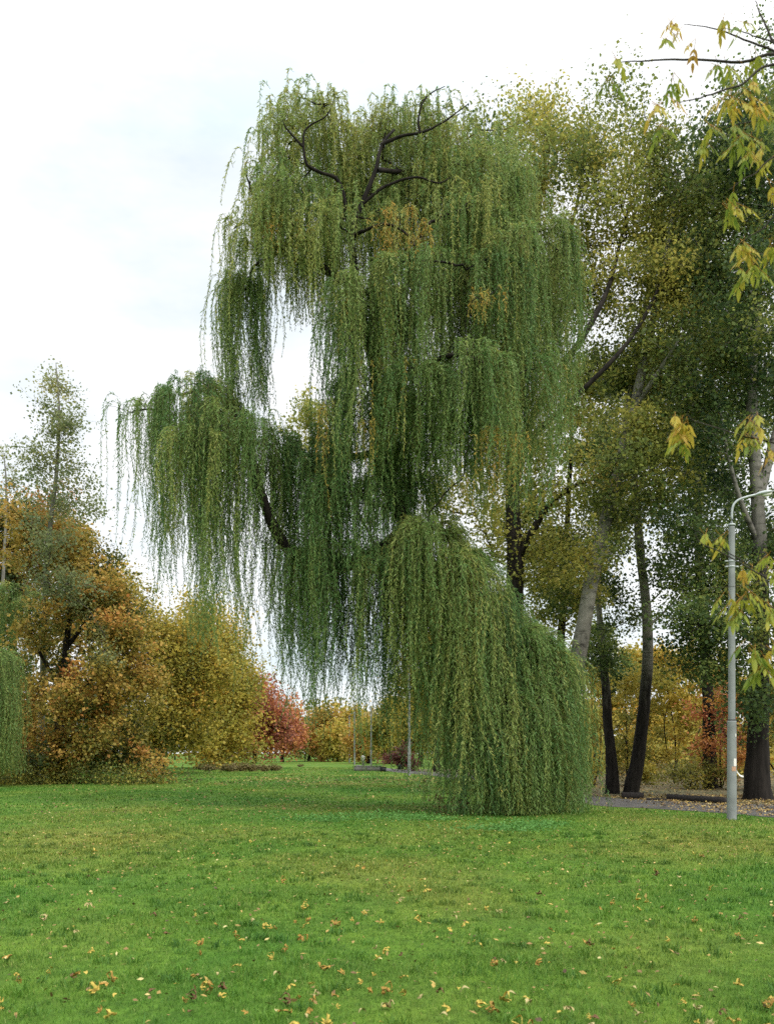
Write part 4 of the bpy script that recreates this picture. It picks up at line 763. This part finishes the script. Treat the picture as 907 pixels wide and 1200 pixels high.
# ------------------------------------------------------------------ foreground ash maple branches (tree stands just outside the frame)
DA = 5.6
def ashmaple():
    r = thing('ash_maple', 'young ash maple reaching in from the right edge with yellowing leaflets', 'tree', None, (2.95, DA, 0)); org = np.array([2.95, DA, 0])
    sk = Skel(); tp = [(2.95,DA,-.1),(2.93,DA,1),(2.97,DA+.05,2.2),(2.9,DA,3.4),(2.95,DA,4.6),(2.9,DA,5.6)]
    P, R = sk.poly(tp, .10, .02, 26, .8, .04); V, Q = tubes(P[None], R[None], 10, .04); mesh_obj('trunk', V-org, Q, M['bark'], r, smooth=True)
    B = [([(2.93,DA,4.9)], [(930,70,0),(870,72,0),(815,68,-.05),(760,71,-.1),(728,74,-.1)], .012),([(2.93,DA,4.9)], [(925,74,.1),(880,50,.1),(840,33,.15),(800,26,.2)], .010),
         ([(2.93,DA,4.9)], [(930,75,.2),(895,25,.25),(885,-5,.3)], .012),([(2.95,DA,4.6)], [(930,86,-.1),(860,103,-.15),(820,115,-.2),(793,121,-.2)], .010),
         ([(2.95,DA,4.9)], [(930,66,0),(880,38,-.1),(850,29,-.1)], .007),([(2.95,DA,2.9)], [(925,526,.1),(870,512,.1),(816,495,.1),(803,488,.1)], .008),
         ([(2.95,DA,2.2)], [(930,692,0),(860,656,0),(825,638,0),(816,626,0)], .007),([(2.95,DA,2.2)], [(930,686,.2),(870,657,.2),(842,636,.2),(835,626,.2)], .006),
         ([(2.95,DA,2.1)], [(930,676,.3),(875,684,.3),(815,689,.3)], .005),([(2.95,DA,2.0)], [(940,730,-.2),(890,710,-.3),(860,703,-.3)], .007),([(2.95,DA,1.9)], [(940,790,-.2),(905,765,-.3),(888,752,-.3)], .008),
         ([(2.95,DA,4.0)], [(940,250,.1),(890,270,.1),(868,285,.1)], .008),([(2.95,DA,4.3)], [(940,150,.2),(890,140,.2),(850,145,.2)], .009),([(2.95,DA,4.2)], [(940,190,-.2),(880,205,-.2),(852,225,-.2)], .008)]
    for st, pl, r0 in B:
        pts = np.array(list(st) + [W(x, y, DA+dd) for x, y, dd in pl]); Pb = spline(pts, 26); Pb[1:] += np.cumsum(RNG.normal(size=(25, 3))*.0018, 0)
        V, Q = tubes(Pb[None], np.linspace(r0*.95, r0*.2, 26)[None], 8); mesh_obj('branch', V-org, Q, M['twig'], r, smooth=True)
    # compound leaves: (px,py,dd,spread px,count,tint)
    CL = [(718,66,-.1,3,2,.75),(716,92,-.1,5,3,.15),(785,28,.2,5,4,.75),(778,44,.2,5,4,.5),(794,34,.2,5,4,.65),(812,52,-.1,4,2,.9),(790,92,-.1,5,3,.3),(778,121,-.2,10,6,.75),(776,145,-.2,7,3,.3),
          (852,22,-.1,5,3,.6),(866,30,-.1,6,3,.3),(836,76,0,4,3,.3),(862,78,0,11,7,.45),(880,62,0,7,3,.5),(850,118,-.15,11,7,.7),(875,112,-.15,12,10,.75),(895,125,0,10,6,.5),(835,150,.2,9,6,.45),(862,150,.2,12,8,.35),(890,160,.2,10,6,.6),(828,165,.2,6,3,.5),
          (868,178,0,11,6,.45),(893,185,0,9,7,.75),(862,230,-.2,10,6,.65),(900,216,-.2,6,4,.75),(852,242,-.2,5,3,.5),(870,292,.1,9,8,.65),(884,310,.1,10,8,.45),(866,318,.1,5,4,.4),(900,290,.1,7,4,.5),
          (797,494,.1,7,11,.85),(798,510,.1,6,7,.5),(882,495,.1,9,9,.7),(872,510,.1,6,5,.45),(884,520,.1,5,4,.35),(905,528,.1,4,4,.8),(830,624,.2,10,4,.6),(848,625,.2,5,2,.6),(880,664,.2,8,4,.65),(896,652,.2,7,4,.5),(903,668,0,5,4,.5),
          (850,702,-.3,8,4,.55),(868,705,-.3,9,6,.5),(862,716,-.3,6,4,.4),(878,698,-.3,5,3,.6),(902,708,-.2,6,4,.4),(880,760,-.3,9,6,.4),(896,768,-.3,8,6,.4),(884,782,-.3,7,4,.35),(905,755,-.3,5,4,.6),
          (930,100,0,14,14,.6),(940,200,0,14,12,.6),(935,300,0,12,10,.5),(935,500,0,12,10,.6),(935,640,0,12,10,.5),(935,760,0,12,10,.5)]
    g, st = Geo(), []
    for px, py, dd, sp, cn, ti in CL:
        for _ in range(max(1, int(cn*.85 + .5))):
            c = W(px + RNG.normal()*sp*.6, py + RNG.normal()*sp*.6, DA + dd + RNG.normal()*.04); a = RNG.random()*6.28
            ax = unit(np.array([math.cos(a)*.8, math.sin(a)*.8, -.55 - .5*RNG.random()])); sd = unit(np.cross(ax, [0, 0, 1.])); dn = np.cross(ax, sd)
            st.append([c - ax*.03, c + ax*.03, c + ax*.075]); tl = np.clip(ti - .14 + .14*RNG.normal(), 0, 1)
            for k, (s, off) in enumerate([(.08, 0), (.05, .75), (.05, -.75), (.02, .9), (.02, -.9)]):
                L = (.042 + .026*RNG.random())*(1.1 if k == 0 else .9); d = unit(ax*(1 - .35*abs(off)) + sd*off*.8 + np.array([0, 0, -.55]) + RNG.normal(size=3)*.12)
                s2 = unit(np.cross(d, dn + .3*RNG.normal(size=3))); nn = np.cross(s2, d); w = L*(.29 + .1*RNG.random()); u = np.linspace(0, 1, 6); prof = np.sin(pi*u**.75)*w*.5 + .0006
                o = c + ax*s; V = []
                for j in range(6):
                    q = o + d*u[j]*L - np.array([0, 0, 1])*L*.18*u[j]**2
                    V += [q - s2*prof[j] + nn*prof[j]*.45, q, q + s2*prof[j] + nn*prof[j]*.45]
                g.add(V, [(3*j+i, 3*j+i+1, 3*j+i+4, 3*j+i+3) for j in range(5) for i in range(2)], np.clip(tl + .06*RNG.normal(size=18) + .12*np.repeat(u, 3), 0, 1))
    V, Q = tubes(np.array(st), np.full((len(st), 3), .0016), 4); g.add(V, Q, .95); g.V = [v-org for v in g.V]; g.obj('leaves', M['ash'], r, True)['label'] = 'yellow green hanging leaflets'
ashmaple()

# ------------------------------------------------------------------ world, sun, camera
w = bpy.data.worlds.new('World'); S.world = w; w.use_nodes = True; nt = w.node_tree; nt.nodes.clear(); ln = nt.links.new
SUN_EL, SUN_AZ = 48, 140     # azimuth clockwise from +Y
sky = nt.nodes.new('ShaderNodeTexSky'); sky.sky_type = 'NISHITA'; sky.sun_disc = False; sky.sun_elevation = radians(SUN_EL); sky.sun_rotation = radians(SUN_AZ)
bg1 = nt.nodes.new('ShaderNodeBackground'); bg1.inputs[1].default_value = .10; ln(sky.outputs[0], bg1.inputs[0])
tc = nt.nodes.new('ShaderNodeTexCoord'); mp = nt.nodes.new('ShaderNodeMapping'); mp.inputs['Scale'].default_value = (1, 1, 2.4); ln(tc.outputs['Generated'], mp.inputs[0])
no = N(nt, 'TexNoise', Scale=2.6, Detail=6, Roughness=.55); ln(mp.outputs[0], no.inputs['Vector'])
cr = ramp(nt, [(.34, (.70, .80, .86)), (.54, (1.0, 1.0, 1.0))]); ln(no.outputs[0], cr.inputs[0])
sp = nt.nodes.new('ShaderNodeSeparateXYZ'); ln(tc.outputs['Generated'], sp.inputs[0])
mr = nt.nodes.new('ShaderNodeMapRange'); mr.inputs['From Min'].default_value = .5; mr.inputs['From Max'].default_value = 1; mr.inputs['To Min'].default_value = .98; mr.inputs['To Max'].default_value = 3.0; ln(sp.outputs[2], mr.inputs[0])
bg2 = nt.nodes.new('ShaderNodeBackground'); ln(cr.outputs[0], bg2.inputs[0]); ln(mr.outputs[0], bg2.inputs[1])
ms = nt.nodes.new('ShaderNodeMixShader'); ms.inputs[0].default_value = .9; ln(bg1.outputs[0], ms.inputs[1]); ln(bg2.outputs[0], ms.inputs[2])
wo = nt.nodes.new('ShaderNodeOutputWorld'); ln(ms.outputs[0], wo.inputs[0])
l = bpy.data.lights.new('sun', 'SUN'); l.energy = 2.0; l.angle = radians(14); l.color = (1, .95, .87); so = bpy.data.objects.new('sun', l); COL.objects.link(so)
from mathutils import Vector
az, el = radians(SUN_AZ), radians(SUN_EL); d = Vector((math.sin(az)*math.cos(el), math.cos(az)*math.cos(el), math.sin(el)))
so.rotation_euler = d.to_track_quat('Z', 'Y').to_euler()
cam = bpy.data.cameras.new('camera'); co = bpy.data.objects.new('camera', cam); COL.objects.link(co); S.camera = co
co.location = (0, 0, EYE); co.rotation_euler = (pi/2, 0, 0); cam.sensor_fit = 'VERTICAL'; cam.sensor_height = 24; cam.lens = 24*F/1200; cam.shift_y = (HY-600)/1200; cam.clip_end = 3000; cam.clip_start = .1; cam.dof.use_dof = True; cam.dof.focus_distance = 30; cam.dof.aperture_fstop = 2.8
S.view_settings.view_transform = 'Standard'; S.view_settings.look = 'None'; S.view_settings.exposure = .3; S.view_settings.gamma = 1; S.view_settings.use_curve_mapping = False
S.render.engine = 'CYCLES'; c = S.cycles; c.max_bounces = 5; c.diffuse_bounces = 3; c.glossy_bounces = 2; c.transmission_bounces = 3; c.transparent_max_bounces = 4; c.caustics_reflective = False; c.caustics_refractive = False
c.use_adaptive_sampling = True; c.adaptive_threshold = .02; c.use_denoising = False
